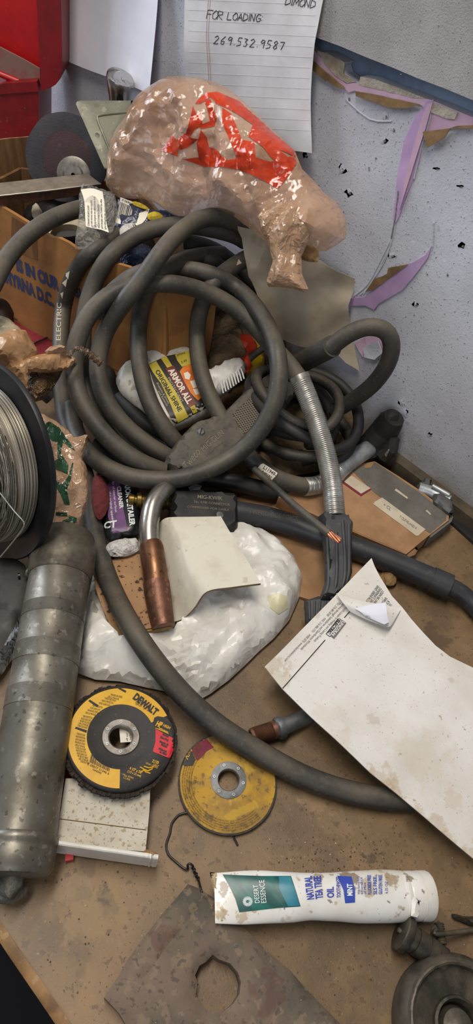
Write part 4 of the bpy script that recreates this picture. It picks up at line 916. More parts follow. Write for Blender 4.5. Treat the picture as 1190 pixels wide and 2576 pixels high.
link('label', decal(Bb, lab, .0004, 8), 'label_black', BT, label='black printed label')
link('label_band', decal(Bb, [(374, 918), (393, 909), (415, 945), (445, 990), (474, 1048), (447, 1063), (430, 1020), (405, 965), (385, 938)], .0007, 6), 'label_yellow', BT)
link('label_band', decal(Bb, [(404, 901), (418, 896), (462, 966), (480, 1000), (497, 1035), (486, 1041), (468, 1005), (430, 940)], .0006, 6), 'label_yellow', BT)
link('price_label', decal(Bb, [(440, 893), (474, 882), (480, 900), (482, 915), (458, 924), (446, 908)], .0008, 6), 'label_yellow', BT)
link('label_sun', decal(Bb, [(452, 935), (460, 924), (478, 916), (486, 918), (500, 960), (508, 1000), (498, 1008), (480, 990), (464, 962)], .0007, 6), 'label_orange', BT)
w = MB()
for q in ([(462, 940), (472, 936), (480, 944), (476, 956), (466, 954)], [(478, 960), (492, 956), (496, 974), (486, 978)], [(485, 980), (498, 978), (504, 992), (492, 994)]): w.join(decal(Bb, q, .0009, 6))
link('label_emblem', w, 'label_cream', BT)
link('brand_panel', decal(Bb, [(416, 928), (436, 920), (462, 962), (494, 1016), (475, 1026), (452, 990)], .0010, 6), 'label_maroon', BT)
w = MB(); text(Bb, 'ARMOR ALL', 423, 934, .50, .86, 15, off=.0014, mb=w, width=98, bold=.035); link('brand_lettering', w, 'label_cream', BT)
w = MB(); text(Bb, 'ORIGINAL SHINE', 390, 935, .50, .86, 11, off=.0011, mb=w, width=118, bold=.02); text(Bb, 'FINISH', 410, 972, .50, .86, 6, off=.0011, mb=w, width=30); text(Bb, '879A6', 446, 898, .9, -.35, 5, off=.0011, mb=w, width=22); text(Bb, '3.49', 456, 916, .9, -.35, 6, off=.0011, mb=w, width=16); link('printed_words', w, 'ink_black', BT)
w = MB(); text(Bb, 'PROTECTANT', 421, 952, .50, .86, 6, off=.0011, mb=w, width=72); text(Bb, 'Protects & Shines', 393, 965, .50, .86, 5, off=.0009, mb=w, width=60); text(Bb, 'and Extends', 397, 985, .50, .86, 5, off=.0009, mb=w, width=44); link('printed_words', w, 'dust_pale', BT)
SY = thing('sprayer_bottle', 'yellow bottle with red trigger showing through the cable coil behind the white bottle', 'bottle')
w = slab([(622, 850), (655, 840), (668, 900), (660, 970), (630, 985), (615, 930)], zplane(52), .012, .02, wd=.01, step=.006, rnd=1); link('body', w, 'yellow_plastic', SY)
w = slab([(580, 846), (600, 838), (640, 852), (650, 875), (638, 900), (622, 918), (618, 900), (622, 880), (600, 864)], zplane(66), .006, .006, wd=.004, step=.005, rnd=1); link('trigger', w, 'orange_red', SY)
def crumpled(name, outl, z, h, m, label, cat, sc=26, amp=.012, bot=.01, **k):
    pl = k.pop('pl', None) or zplane(z); w = slab(outl, pl, h, bot, wd=k.pop('wd', h * 1.6), step=k.pop('step', .005), rnd=1, fn=lambda p, d: crum(p, sc, min(amp, amp * (d / .012 + .15)), 3)); o = link(name, w, m, label=label, cat=cat, angle=25); return w, o
crumpled('paper_bag', [(505, 780), (560, 760), (610, 800), (640, 840), (640, 900), (600, 930), (560, 940), (520, 940), (505, 880)], 46, .03, 'kraft_crumple', 'crumpled kraft paper bag showing through the coil above the white bottle neck', 'paper bag')
crumpled('packing_paper', [(600, 1060), (680, 960), (760, 960), (840, 1040), (890, 1040), (905, 1090), (870, 1160), (800, 1190), (700, 1200), (620, 1170)], 12, .02, 'kraft_crumple', 'crumpled brown packing paper under the thinner black cable coil', 'paper')
# ================================================================== cleaner can, connector surroundings
CL = thing('cleaner_bottle', 'black cleaner bottle with purple label wedged under the cable coil', 'bottle')
pcl = plane3(P(250, 1230, 32), P(345, 1215, 36), P(270, 1350, 28))
w = slab([(240, 1180), (340, 1170), (352, 1250), (354, 1340), (340, 1352), (275, 1360), (262, 1350), (250, 1290)], pcl, .008, .022, wd=.01, step=.006); link('body', w, 'black_gloss', CL); Bc = w.bvh()
link('label', decal(Bc, [(272, 1215), (300, 1210), (306, 1260), (322, 1335), (284, 1342), (272, 1300), (268, 1250)], .0004, 8), 'purple', CL, label='purple printed label')
w = MB(); text(Bc, 'INTERIOR DETAILER', 309, 1185, .13, 1, 13, mb=w, off=.0008, width=140, bold=.04); text(Bc, 'CLEANER', 294, 1225, .13, 1, 10, mb=w, off=.0008, width=56, bold=.03)
text(Bc, 'for all interior surfaces', 282, 1212, .1, 1, 6, mb=w, off=.0008, width=78); text(Bc, 'the original appearance', 273, 1238, .12, 1, 6, mb=w, off=.0008, width=92); text(Bc, 'CT', 262, 1330, .9, -.12, 16, mb=w, off=.0008, bold=.04, up=(.1, -1)); link('printed_words', w, 'lettering_white', CL)
crumpled('red_rag', [(236, 1190), (262, 1200), (278, 1240), (270, 1290), (250, 1312), (236, 1290), (228, 1240)], 46, .006, 'red_fabric', 'dark red rough cloth scrap between the bag and the purple labelled bottle', 'rag', amp=.003)
crumpled('news_wrap', [(262, 1372), (300, 1358), (350, 1352), (356, 1380), (330, 1398), (290, 1402), (262, 1396)], 34, .01, 'newsprint', 'white wrapping scrap with dark and red print beneath the cleaner bottle', 'wrapping', amp=.008, sc=50)
# ================================================================== beige paper
pbp = plane3(P(600, 580, 246), W(893, 700, 12), P(800, 885, 118))
w = slab([(595, 568), (640, 580), (700, 600), (790, 655), (845, 682), (893, 700), (888, 735), (876, 770), (880, 840), (905, 932), (870, 915), (850, 895), (800, 882), (745, 864), (715, 850), (690, 815), (655, 755), (625, 695), (612, 640)], pbp, .0003, .0005, wd=0, step=.009, fn=lambda p, d: facet(p, .06, .10, 31) + facet(p, .02, .03, 32) + noise.noise(p * 7) * .016, bfn=lambda p, d: facet(p, .06, .10, 31) + facet(p, .02, .03, 32) + noise.noise(p * 7) * .016)
link('paper_sheet', w, 'beige_paper', label='large dusty beige paper sheet draped between the coil and the wall', cat='paper')
# ================================================================== shopping bag
BG = thing('shopping_bag', 'crumpled tan plastic shopping bag with red orange print, slumped against the wall', 'plastic bag')
pbg = plane3(W(520, 250, 62), W(850, 560, 45), P(330, 480, 235))
out = [(278, 472), (282, 430), (283, 395), (292, 350), (315, 312), (345, 270), (368, 240), (395, 215), (420, 200), (440, 193), (475, 193), (505, 196), (540, 206), (570, 220), (600, 242), (640, 280), (680, 322), (715, 352), (742, 380), (750, 400), (760, 425), (790, 455), (815, 485), (845, 508), (864, 538), (872, 560), (870, 600), (845, 618), (820, 632), (790, 632), (775, 622), (762, 640), (700, 640), (660, 600), (625, 572), (600, 552), (570, 535), (540, 527), (505, 535), (470, 548), (435, 540), (400, 515), (360, 500), (330, 500), (300, 498)]
def bagf(p, d):
    f = min(1, d / .035)
    return f * (noise.noise(p * 7) * .022 + facet(p, .075, .17, 3) + facet(p, .03, .16, 9) + facet(p, .012, .08, 5))
w = slab(out, pbg, .046, .016, wd=.05, step=.0038, fn=bagf); link('bag', w, 'tan_plastic', BG, angle=22); Bw = w.bvh()
RP = [[(403, 380), (413, 370), (425, 355), (433, 340), (445, 352), (468, 335), (480, 290), (485, 268), (495, 290), (505, 280), (510, 318), (490, 325), (478, 345), (500, 350), (470, 372), (450, 378), (448, 395), (425, 385)],
      [(490, 262), (505, 245), (520, 235), (545, 232), (600, 255), (650, 300), (700, 345), (745, 385), (742, 395), (700, 376), (640, 318), (600, 290), (570, 273), (545, 262), (530, 245), (515, 255), (505, 262)],
      [(515, 255), (530, 250), (546, 300), (540, 318), (505, 325), (500, 315), (528, 305), (522, 280)], [(560, 272), (582, 288), (612, 360), (632, 420), (602, 415), (585, 370), (560, 310)],
      [(505, 328), (520, 345), (525, 370), (545, 375), (560, 395), (592, 415), (560, 420), (515, 420), (460, 400), (500, 395), (495, 360)],
      [(515, 420), (540, 410), (590, 400), (640, 395), (680, 408), (738, 392), (746, 410), (725, 445), (700, 476), (672, 460), (640, 442), (600, 427), (560, 420)],
      [(636, 314), (700, 375), (722, 395), (700, 408), (684, 400), (660, 370), (625, 345)], [(600, 352), (640, 358), (642, 398), (605, 402)]]
for k, q in enumerate(RP): link('red_print', decal(Bw, q, .0009, 5), 'print_red', BG)
w = slab([(648, 548), (665, 520), (700, 508), (735, 508), (768, 518), (788, 540), (790, 570), (775, 610), (758, 645), (760, 690), (776, 728), (766, 735), (735, 726), (700, 722), (676, 722), (672, 712), (688, 660), (680, 620), (660, 585)], (pbg[0] + pbg[1] * .018, (pbg[1] + V((0, -.3, .25))).normalized()), .022, .012, wd=.025, step=.0034,
         fn=lambda p, d: min(1, d / .006) * (facet(V((p.x * 2.2, p.y * 1.4, p.z * .7)), .03, .13, 5) + noise.noise(p * 16) * .008)); link('gathered_mouth', w, 'tan_plastic_b', BG, angle=20)
# ================================================================== clear packet
PK = thing('clear_packet', 'crumpled clear plastic packet with white instruction label on the carton edge', 'packet')
ppk = plane3(P(200, 480, 232), P(300, 490, 236), P(240, 625, 205))
w = slab([(198, 492), (206, 474), (230, 472), (262, 478), (288, 488), (294, 510), (296, 540), (292, 560), (284, 582), (262, 600), (232, 628), (188, 626), (190, 596), (196, 560), (200, 530)], ppk, .010, .006, wd=.012, step=.0035, fn=lambda p, d: min(1, d / .005) * facet(p, .02, .3, 2)); link('wrapper', w, 'clear_plastic', PK, angle=15)
lb = sheet([[onp(x, y, (ppk[0] + ppk[1] * .013, ppk[1])) for x, y in r] for r in [[(203, 476), (228, 474), (258, 482)], [(212, 505), (236, 506), (264, 520)], [(214, 540), (240, 548), (268, 560)], [(216, 570), (244, 577), (274, 585)]]], thick=.0003, nu=8, nv=8, fn=lambda p, u, v: crum(p, 40, .003, 2)); link('label', lb, 'label_cream', PK); Bl_ = lb.bvh()
w = MB()
for k, s_ in enumerate(['CLEANING INSTRUCTIONS:', 'For easy removal, wash with mild soap', 'For all surfaces use warm water only', 'INSTRUCCIONES DE LIMPIEZA:', 'Para facilitar lavar a mano con agua', 'Para superficies usar jabon suave']):
    text(Bl_, s_, 221 + k * 8.5, 569 + k * 1.6, -.02 - .16 * 0, -1, 4.6, mb=w, width=[52, 66, 78, 60, 74, 66][k], off=.0005, up=(1, .1), bold=.01)
link('printed_words', w, 'ink_black', PK)
BP = thing('barcode_packet', 'packet with white barcode label and blue backing behind the clear packet', 'packet')
ppb = plane3(P(300, 500, 228), P(400, 530, 226), P(300, 580, 205))
w = slab([(296, 500), (330, 505), (380, 530), (420, 530), (450, 545), (440, 562), (360, 585), (300, 590), (290, 570)], ppb, .006, .006, wd=.008, step=.005, fn=lambda p, d: crum(p, 30, .006)); link('backing', w, 'mat_dark_blue', BP)
lb = sheet([[onp(x, y, (ppb[0] + ppb[1] * .008, ppb[1])) for x, y in r] for r in [[(303, 496), (340, 510), (376, 526)], [(298, 525), (334, 540), (366, 552)], [(290, 560), (322, 568), (352, 566)]]], thick=.0003, nu=8, nv=8); link('label', lb, 'label_cream', BP); Bl_ = lb.bvh()
w = MB(); random.seed(3); x = 0
while x < 52:
    wd_ = random.choice((1.2, 1.8, 2.8)); x0 = 303 + x * .92; y0 = 508 + x * .40; w.join(decal(Bl_, [(x0, y0), (x0 + wd_ * .92, y0 + wd_ * .4), (x0 + wd_ * .92 - 9, y0 + wd_ * .4 + 40), (x0 - 9, y0 + 40)], .0005, 20)); x += wd_ + random.choice((1.2, 2))
text(Bl_, '0 06963 09560 8', 306, 505, .92, .4, 5, mb=w, off=.0006, width=60); link('barcode', w, 'ink_black', BP)
crumpled('yellow_tuft', [(326, 508), (345, 506), (372, 520), (374, 528), (345, 520)], 226, .003, 'yellow_fluff', 'small flat yellow tuft stuck across the barcode label', 'tuft', amp=.006, sc=120, step=.003, pl=(ppb[0] + ppb[1] * .012, ppb[1]))
crumpled('yellow_tuft', [(368, 540), (385, 532), (402, 534), (412, 546), (396, 552), (374, 554)], 226, .004, 'yellow_fluff', 'frayed yellow tuft right of the barcode label', 'tuft', amp=.008, sc=120, step=.003, pl=(ppb[0] + ppb[1] * .012, ppb[1]))
crumpled('foil_scrap', [(300, 570), (330, 562), (348, 566), (330, 590), (302, 600)], 215, .004, 'newsprint', 'white wrapper scrap with dark squiggles under the barcode packet', 'wrapper', amp=.006, sc=60, step=.004)

crumpled('cardboard_offcut', [(740, 612), (800, 620), (804, 654), (790, 662), (745, 650)], 150, .004, 'carton_edge', 'small brown cardboard offcut peeking between the tan bag and the beige paper', 'cardboard', amp=.003, pl=(W(770, 635, 70), V((0, -.8, .6))))
# ================================================================== spring handle
SH = thing('strain_relief', 'ribbed black rubber strain relief boot below the long steel spring', 'handle')
pS = plane3(P(845, 1290, 66), P(810, 1500, 50), P(890, 1400, 60))
w = slab([(800, 1300), (818, 1287), (840, 1291), (872, 1297), (888, 1315), (886, 1345), (884, 1400), (886, 1440), (878, 1465), (862, 1490), (846, 1512), (806, 1510), (806, 1498), (816, 1470), (817, 1420), (812, 1370), (808, 1340)], pS, .012, .016, wd=.005, step=.005, fn=lambda p, d: 0.0); link('grip', w, 'rubber_clean', SH); Bh = w.bvh()
for pts in ([(822, 1345), (826, 1400), (826, 1470), (816, 1500)], [(846, 1340), (848, 1420), (845, 1470), (834, 1505)], [(862, 1310), (868, 1400), (866, 1460), (850, 1500)], [(878, 1320), (878, 1400), (876, 1450), (860, 1488)]):
    w = MB(); h = [hit(Bh, x, y, 0) for x, y in pts]; h = [q for q in h if q is not None]; tube(w, h, .0022, seg=10, step=.005); link('rib', w, 'rubber_clean', SH)
w = slab([(765, 1512), (800, 1500), (846, 1500), (838, 1530), (806, 1570), (774, 1580), (767, 1560)], plane3(P(765, 1512, 40), P(840, 1505, 44), P(775, 1580, 34)), .008, .02, wd=.004, step=.004); link('foot', w, 'rubber_clean', SH); Bf = w.bvh()
for k in range(4):
    w = MB(); h = [hit(Bf, x, y, 0) for x, y in [(778 + k * 14, 1512), (779 + k * 12, 1535), (780 + k * 10, 1558)]]; h = [q for q in h if q is not None]
    if len(h) > 1: tube(w, h, .0016, seg=8, step=.005); link('rib', w, 'rubber_clean', SH)
link('eyelet', decal(Bh, [(838 + 5 * math.cos(a * .6), 1301 + 5 * math.sin(a * .6)) for a in range(10)], .0004, 4), 'black_gloss', SH)
# ================================================================== flat carton right
FC = thing('flat_box', 'flat cardboard box with grey tape and pale labels lying by the wall', 'box')
z0 = 26
top = [(700, 1250), (790, 1205), (860, 1175), (943, 1160), (1000, 1196), (1060, 1236), (1130, 1290), (1128, 1310), (1082, 1345), (1048, 1372), (1022, 1394), (960, 1368), (870, 1330), (780, 1290)]
w = prism(top, zplane(z0), .024, step=.02, fn=lambda p, d: noise.noise(p * 18) * .0012); link('box_body', w, 'card_light', FC, angle=30); Bx = w.bvh()
link('tape', decal(Bx, [(886, 1185), (900, 1178), (930, 1162), (942, 1163), (1000, 1201), (1060, 1243), (1124, 1292), (1122, 1308), (1082, 1342), (1046, 1320), (940, 1238)], .0004, 14), 'grey_tape', FC, label='wide grey tape')
link('tape_side', prism([(1135, 1293), (1128, 1312), (1084, 1345), (1080, 1350), (1084, 1352), (1136, 1312), (1140, 1300)], zplane(z0 - 1), .022, step=.05), 'grey_tape', FC)
link('label', decal(Bx, [(865, 1212), (884, 1197), (934, 1230), (909, 1246), (893, 1232)], .0006, 8), 'label_white', FC); link('label_border', decal(Bx, [(866, 1213), (908, 1243), (932, 1229), (934, 1232), (908, 1249), (862, 1216)], .0009, 5), 'worn_magenta', FC)
link('label', decal(Bx, [(938, 1268), (944, 1262), (961, 1252), (1070, 1332), (1052, 1348), (1046, 1348)], .0006, 8), 'label_white', FC)
w = MB(); text(Bx, '+ CL', 962, 1272, .8, .58, 8, mb=w, off=.001); text(Bx, 'T CLEVELAND 4', 1003, 1302, .8, .58, 6, mb=w, off=.001, width=52); link('label_print', w, 'ink_grey', FC)
link('tape', decal(Bx, [(880, 1290), (900, 1280), (1020, 1372), (1010, 1388), (960, 1366), (880, 1332)], .0004, 10), 'card_light', FC)
link('tape_tear', decal(Bx, [(992, 1234), (996, 1230), (1026, 1252), (1024, 1256)], .0008, 5), 'label_white', FC); link('tape_tear', decal(Bx, [(1070, 1286), (1074, 1283), (1084, 1294), (1082, 1296)], .0008, 5), 'label_white', FC)
link('end_tab', slab([(1018, 1395), (1048, 1372), (1051, 1384), (1044, 1396), (1030, 1401), (1020, 1400)], zplane(20), .003, .012, wd=.003, step=.005), 'card_light', FC)
CB = thing('cardboard_sheet', 'loose brown cardboard sheet lying under the black cable and rubber handle', 'cardboard')
w = prism([(560, 1260), (680, 1230), (800, 1230), (900, 1320), (990, 1420), (985, 1465), (960, 1475), (880, 1500), (790, 1512), (720, 1490), (640, 1420), (560, 1380)], zplane(5), .004, step=.04); link('sheet', w, 'card_light', CB, angle=30)
crumpled('torn_cardboard', [(962, 1428), (984, 1430), (1000, 1446), (996, 1472), (974, 1475), (956, 1458)], 8, .008, 'carton_edge', 'small torn cardboard lump beside the tall tip of the letterhead envelope', 'cardboard', amp=.006, sc=70, step=.003)
GC = thing('galvanized_clamp', 'galvanised pipe clamp lying between the flat box and the wall', 'clamp')
w = MB(); pxtube(w, [(1052, 1228, 24), (1084, 1238, 24), (1130, 1262, 20)], 9, seg=24, smooth=False); link('saddle', w, 'galv', GC)
w = slab([(1048, 1222), (1068, 1204), (1086, 1208), (1080, 1230), (1062, 1244)], zplane(26), .006, .02, wd=.004, step=.004); link('lug', w, 'dull_galv', GC)
w = slab([(1090, 1244), (1112, 1240), (1136, 1262), (1142, 1285), (1136, 1296), (1116, 1280), (1092, 1262)], zplane(32), .005, .026, wd=.005, step=.004); link('bracket', w, 'dull_galv', GC)
w = MB(); pxtube(w, [(1088, 1222, 36), (1130, 1246, 34)], 3.4, seg=16, smooth=False); link('bolt', w, 'galv', GC)
w = prism([(1040, 1240), (1128, 1306), (1190, 1362), (1300, 1462), (1300, 1420), (1190, 1318), (1136, 1280), (1050, 1225)], zplane(5), .005, step=.2); link('black_strip', w, 'black_matte', label='black flat strip lying on the bench along the wall base', cat='strip')
# ================================================================== envelope
EN = thing('envelope', 'large soiled white envelope with letterhead print and a torn open corner', 'envelope')
pe = plane3(P(665, 1680, 46), P(935, 1405, 78), P(1190, 2150, 26))
ef = lambda p, d: crum(p, 9, .005, 2) + noise.noise(p * 5) * .006
eo = [(934, 1405), (942, 1425), (955, 1450), (985, 1500), (1012, 1530), (1035, 1560), (1060, 1588), (1095, 1625), (1130, 1652), (1190, 1682), (1300, 1730), (1300, 2260), (1190, 2160), (1100, 2085), (1000, 2000), (930, 1945), (860, 1880), (780, 1805), (710, 1735), (665, 1679), (700, 1645), (760, 1582), (847, 1495), (900, 1440)]
w = slab(eo, pe, .0008, .0012, wd=0, step=.009, fn=ef, bfn=ef); link('envelope_body', w, 'envelope', EN); Ev = w.bvh()
w = MB(); 
def line(mb, B, pts, r, off=.0002, n=24):
    out = []
    for i in range(len(pts) - 1):
        for k in range(n):
            t = k / n; h = hit(B, pts[i][0] * (1 - t) + pts[i + 1][0] * t, pts[i][1] * (1 - t) + pts[i + 1][1] * t, off)
            if h is not None: out.append(h)
    h = hit(B, *pts[-1], off)
    if h is not None: out.append(h)
    if len(out) > 1: tube(mb, out, r, seg=5, smooth=False)
line(w, Ev, [(711, 1732), (818, 1610)], .0005); link('rule', w, 'ink_black', EN)
w = MB(); line(w, Ev, [(866, 1554), (881, 1537)], .0005); link('rule', w, 'ink_black', EN)
T_ = dict(up=(.73, .68))
w = MB(); text(Ev, "TEL: 216.481.8100    FAX: 216.486.1751    WEB SITE: www.lincolnelectric.com", 853, 1513, -.68, .73, 6.5, mb=w, width=203, **T_)
text(Ev, 'Service through Subsidiaries and Distributors Worldwide', 863, 1517, -.68, .73, 6.5, mb=w, width=158, **T_)
text(Ev, "World's Leader in Welding and Cutting Products", 872, 1523, -.68, .73, 6.5, mb=w, width=122, **T_); link('letterhead_lines', w, 'ink_grey', EN)
w = decal(Ev, [(862, 1560), (871, 1568), (840, 1608), (831, 1600)], .0005, 5); link('logo_block', w, 'ink_grey', EN)
w = MB(); text(Ev, 'LINCOLN', 862, 1562, -.62, .78, 7, mb=w, width=45, off=.0009, bold=.04, up=(.8, .6)); link('logo_lettering', w, 'paper', EN)
w = MB(); text(Ev, 'ELECTRIC', 851, 1558, -.62, .78, 7, mb=w, width=44, off=.0009, bold=.04, up=(.8, .6)); line(w, Ev, [(853, 1556), (861, 1562), (830, 1602), (820, 1595), (851, 1556)], .0004, n=6); link('logo_lettering', w, 'ink_black', EN)
w = MB()
for k, s_ in enumerate(['SIND EBENFALLS', 'DENEINSATZ DER', 'LESEN SIE UND', 'EMPLOYES', 'ET', 'LE']):
    text(Ev, s_, 949 + [0, 6, 12, 20, 26, 32][k], 1472 + [0, 6, 13, 30, 38, 46][k], -.58, .81, 7, mb=w, width=[50, 46, 40, 26, 10, 6][k], up=(.81, .58))
link('label_print', w, 'ink_black', EN)
# torn corner
fl = sheet([[onp(x, y, (pe[0] + pe[1] * (.006 + z), pe[1])) for x, y, z in r] for r in [[(846, 1492, 0), (890, 1507, .002), (940, 1517, .002), (1010, 1530, .0)], [(862, 1515, .004), (900, 1530, .006), (950, 1535, .007), (998, 1550, .002)], [(880, 1538, .001), (925, 1560, .002), (972, 1576, .006), (986, 1572, .001)]]], thick=.0004, nu=8, nv=8); link('torn_flap', fl, 'envelope', EN)
fl2 = sheet([[onp(x, y, (pe[0] + pe[1] * (.013 + z), pe[1])) for x, y, z in r] for r in [[(892, 1531, 0), (930, 1521, .002), (970, 1516, .003)], [(905, 1538, .001), (944, 1546, .004), (973, 1540, .006)], [(918, 1549, 0), (965, 1570, .003), (979, 1568, .003)]]], thick=.0004, nu=8, nv=8); link('inner_letter', fl2, 'wall_paper', EN, label='white letter inside the torn corner')
Bl3 = fl2.bvh(); w = MB(); text(Bl3, 'Cent', 931, 1550, -.9, -.2, 6, mb=w, up=(.2, .9)); line(w, Bl3, [(966, 1572), (978, 1567)], .0004, n=4); link('letter_print', w, 'ink_grey', EN)
# ================================================================== white bag and things on it
WB = thing('white_bag', 'crumpled white plastic bag bulging under the folded white card', 'plastic bag')
def wf(p, d):
    q = ppx(p); dip = 0
    if inside(q, [(215, 1375), (470, 1375), (480, 1545), (430, 1600), (300, 1625), (240, 1560)]): dip = .024
    return min(1, d / .012) * (noise.noise(p * 10) * .014 + facet(p, .06, .14, 4) + facet(p, .02, .08, 8) - dip + .0022 * math.sin((q[0] * .35 + q[1] * .94) * .42 + 2 * noise.noise(p * 20)) * math.exp(-((q[0] - 455) ** 2 / 3500 + (q[1] - 1690) ** 2 / 3500)) + folds(p, 10, .003))
w = slab([(236, 1440), (222, 1500), (212, 1560), (194, 1610), (186, 1672), (192, 1692), (240, 1710), (300, 1714), (370, 1730), (430, 1742), (470, 1755), (492, 1766), (530, 1745), (575, 1712), (615, 1675), (650, 1640), (690, 1605), (728, 1560), (752, 1505), (760, 1460), (742, 1412), (705, 1368), (650, 1338), (600, 1325), (540, 1330), (480, 1370), (420, 1400), (330, 1410), (270, 1420)], zplane(6), .030, .005, wd=.05, step=.0046, fn=wf); link('bag', w, 'white_plastic', WB, angle=24); Bwb = w.bvh()
link('yellow_show_through', decal(Bwb, [(672, 1500), (700, 1492), (722, 1500), (724, 1530), (700, 1545), (680, 1530)], .0006, 6), 'yellow_show', WB)
crumpled('white_wrap', [(-40, 1560), (0, 1540), (60, 1500), (90, 1480), (100, 1540), (70, 1600), (30, 1660), (0, 1705), (-40, 1730)], 10, .012, 'white_plastic2', 'dirty white plastic wrap at the left edge beside the grease gun', 'plastic wrap', amp=.012, sc=30)
BCD = thing('cardboard_piece', 'oil speckled brown cardboard piece under the copper nozzle', 'cardboard')
pbc = plane3(P(230, 1400, 22), P(350, 1395, 30), P(290, 1605, 34))
w = prism([(228, 1400), (262, 1402), (300, 1396), (352, 1394), (366, 1430), (400, 1500), (432, 1562), (428, 1572), (360, 1582), (290, 1604), (262, 1540), (240, 1480)], pbc, .005, step=.015, fn=lambda p, d: noise.noise(p * 20) * .002); link('sheet', w, 'card_dark_speck', BCD)
w = prism([(292, 1597), (360, 1576), (430, 1564), (432, 1576), (360, 1590), (294, 1610)], (pbc[0] - pbc[1] * .003, pbc[1]), .005, step=.02); link('bent_edge', w, 'carton_edge', BCD)
CD = thing('folded_card', 'bent white fibreboard card standing like a tent beside the copper nozzle', 'card')
rows = [[(396, 1345, 34), (398, 1322, 42), (410, 1307, 52), (430, 1301, 58), (490, 1300, 60), (556, 1299, 62)],
        [(405, 1400, 33), (420, 1362, 46), (440, 1345, 58), (460, 1338, 63), (525, 1342, 65), (582, 1344, 66)],
        [(424, 1490, 28), (442, 1468, 40), (464, 1440, 56), (486, 1424, 64), (560, 1412, 68), (624, 1413, 70)],
        [(438, 1564, 20), (460, 1556, 27), (488, 1528, 46), (520, 1488, 66), (586, 1476, 72), (656, 1467, 74)]]
w = sheet(rows, thick=.0008, nu=6, nv=8); link('face', w, 'card_white', CD)
rows2 = [[onp(x, y + 0, (P(x, y, z) - V((0, 0, .0009)), V((0, 0, 1)))) for x, y, z in r] for r in rows]
w = sheet(rows2, thick=.0034, nu=6, nv=8); link('core', w, 'card_brown', CD, label='brown fibre core showing at the cut edge')
# ================================================================== wire spool
SPL = thing('wire_spool', 'spool of bare welding wire with a black flange at the left edge', 'wire spool')
sc_ = V((-.4939, .2397, .1227)); sn = V((-.0562, -.9403, .3358)).normalized(); M = frame(sc_, sn, V((0, 0, 1)))
w = MB(); lathe(w, M, [(.02, -.005), (.104, -.005), (.110, -.003), (.1105, .0), (.109, .003), (.105, .0015), (.096, .001), (.02, .001)], 110, caps=False, close=True); link('flange', w, 'flange_black', SPL)
prof = [(.03, .002)]; n = 26
for k in range(n * 6 + 1):
    h = .003 + .028 * k / (n * 6); r = .087 - .0032 * (k / (n * 6)) ** 2; prof.append((r + .0005 * abs(math.sin(math.pi * k / 6)) + .0007 * noise.noise(V((k // 6 * 1.7, 0, 0))), h))
face = 70
for k in range(face * 4 + 1):
    r = .0835 - .05 * k / (face * 4); prof.append((r, .031 + .0005 * abs(math.sin(math.pi * k / 4)) - .004 * (k / (face * 4))))
w = MB(); lathe(w, M, prof, 120, fn=lambda r, h, q: (r, h), caps=False); link('wire_winding', w, 'wire_metal', SPL, angle=80)
random.seed(5)
for k in range(64):
    r0 = random.uniform(.05, .0862); a0 = random.uniform(-1.6, .2) - math.pi / 2; L1 = random.uniform(.7, 1.8); w = MB(); pts = []
    for i in range(26):
        a = a0 + L1 * i / 25; rr = r0 + .0025 * math.sin(i * .25 + k); hz = .0318 + .0006 * (k % 3) if rr < .083 else .029
        pts.append(M @ V((rr * math.cos(a), rr * math.sin(a), hz)))
    tube(w, pts, .00055, seg=6, smooth=False); link('wire_turn', w, 'wire_metal', SPL)
w = MB(); tube(w, [onp(x, y, (sc_ + sn * .045, sn)) for x, y in [(-60, 1160), (0, 1240), (35, 1285), (56, 1308), (61, 1318), (56, 1332), (30, 1366), (0, 1402), (-20, 1425)]], .0007, seg=8, step=.004); link('loose_wire', w, 'spring_steel', SPL)
w = MB(); lathe(w, M, [(.012, .0), (.03, .0), (.03, .04), (.012, .04)], 40, caps=False, close=True); link('hub', w, 'flange_black', SPL)
# ================================================================== bags at left
TB = thing('brown_bag', 'torn brown plastic bag knotted over the black spool with a twisted end', 'plastic bag')
ptb = plane3(P(0, 880, 175), P(190, 880, 150), P(80, 1000, 130))
tf = lambda p, d: min(1, d / .006) * (noise.noise(p * 18) * .014 + facet(p, .03, .14, 6) + facet(p, .012, .06, 7))
w = slab([(-40, 850), (0, 842), (30, 826), (60, 830), (80, 860), (95, 890), (75, 925), (70, 960), (66, 1000), (40, 985), (10, 925), (-40, 890)], ptb, .022, .01, wd=.022, step=.0036, fn=tf); link('bag', w, 'brown_plastic', TB, angle=24)
w = slab([(28, 925), (45, 908), (90, 893), (130, 886), (160, 880), (172, 892), (188, 900), (193, 908), (170, 930), (120, 938), (70, 935), (70, 965), (66, 998), (50, 960)], (ptb[0] + ptb[1] * .012, ptb[1]), .012, .008, wd=.012, step=.0034, fn=tf); link('strap', w, 'brown_plastic', TB, angle=24)
w = slab([(72, 925), (120, 930), (160, 928), (150, 950), (135, 975), (110, 1005), (80, 1014), (66, 998), (70, 960)], (ptb[0] - ptb[1] * .006, ptb[1]), .014, .008, wd=.014, step=.0034, fn=tf); link('shaded_fold', w, 'brown_plastic_shaded', TB, angle=24, label='fold with shade put into its darker plastic')  # the fold's shade is put into a darker copy of the plastic
w = slab([(112, 884), (125, 872), (150, 866), (165, 874), (168, 888), (140, 892), (118, 892)], (ptb[0] + ptb[1] * .016, ptb[1]), .01, .006, wd=.008, step=.003, fn=tf); link('ruffle', w, 'tan_plastic_b', TB, angle=24)
w = MB(); pts = [(172, 898, 172, 3.2), (182, 884, 176, 2.2), (195, 876, 176, 2.6), (215, 884, 172, 3.6), (235, 898, 166, 4.4), (256, 916, 160, 4.6)]; pxtube(w, pts, 3, seg=14, step=.0012, rfn=lambda s, i: 1 + .22 * math.sin(s * 2200) + .15 * math.sin(s * 900 + 1)); link('twisted_end', w, 'twist', TB, angle=20)
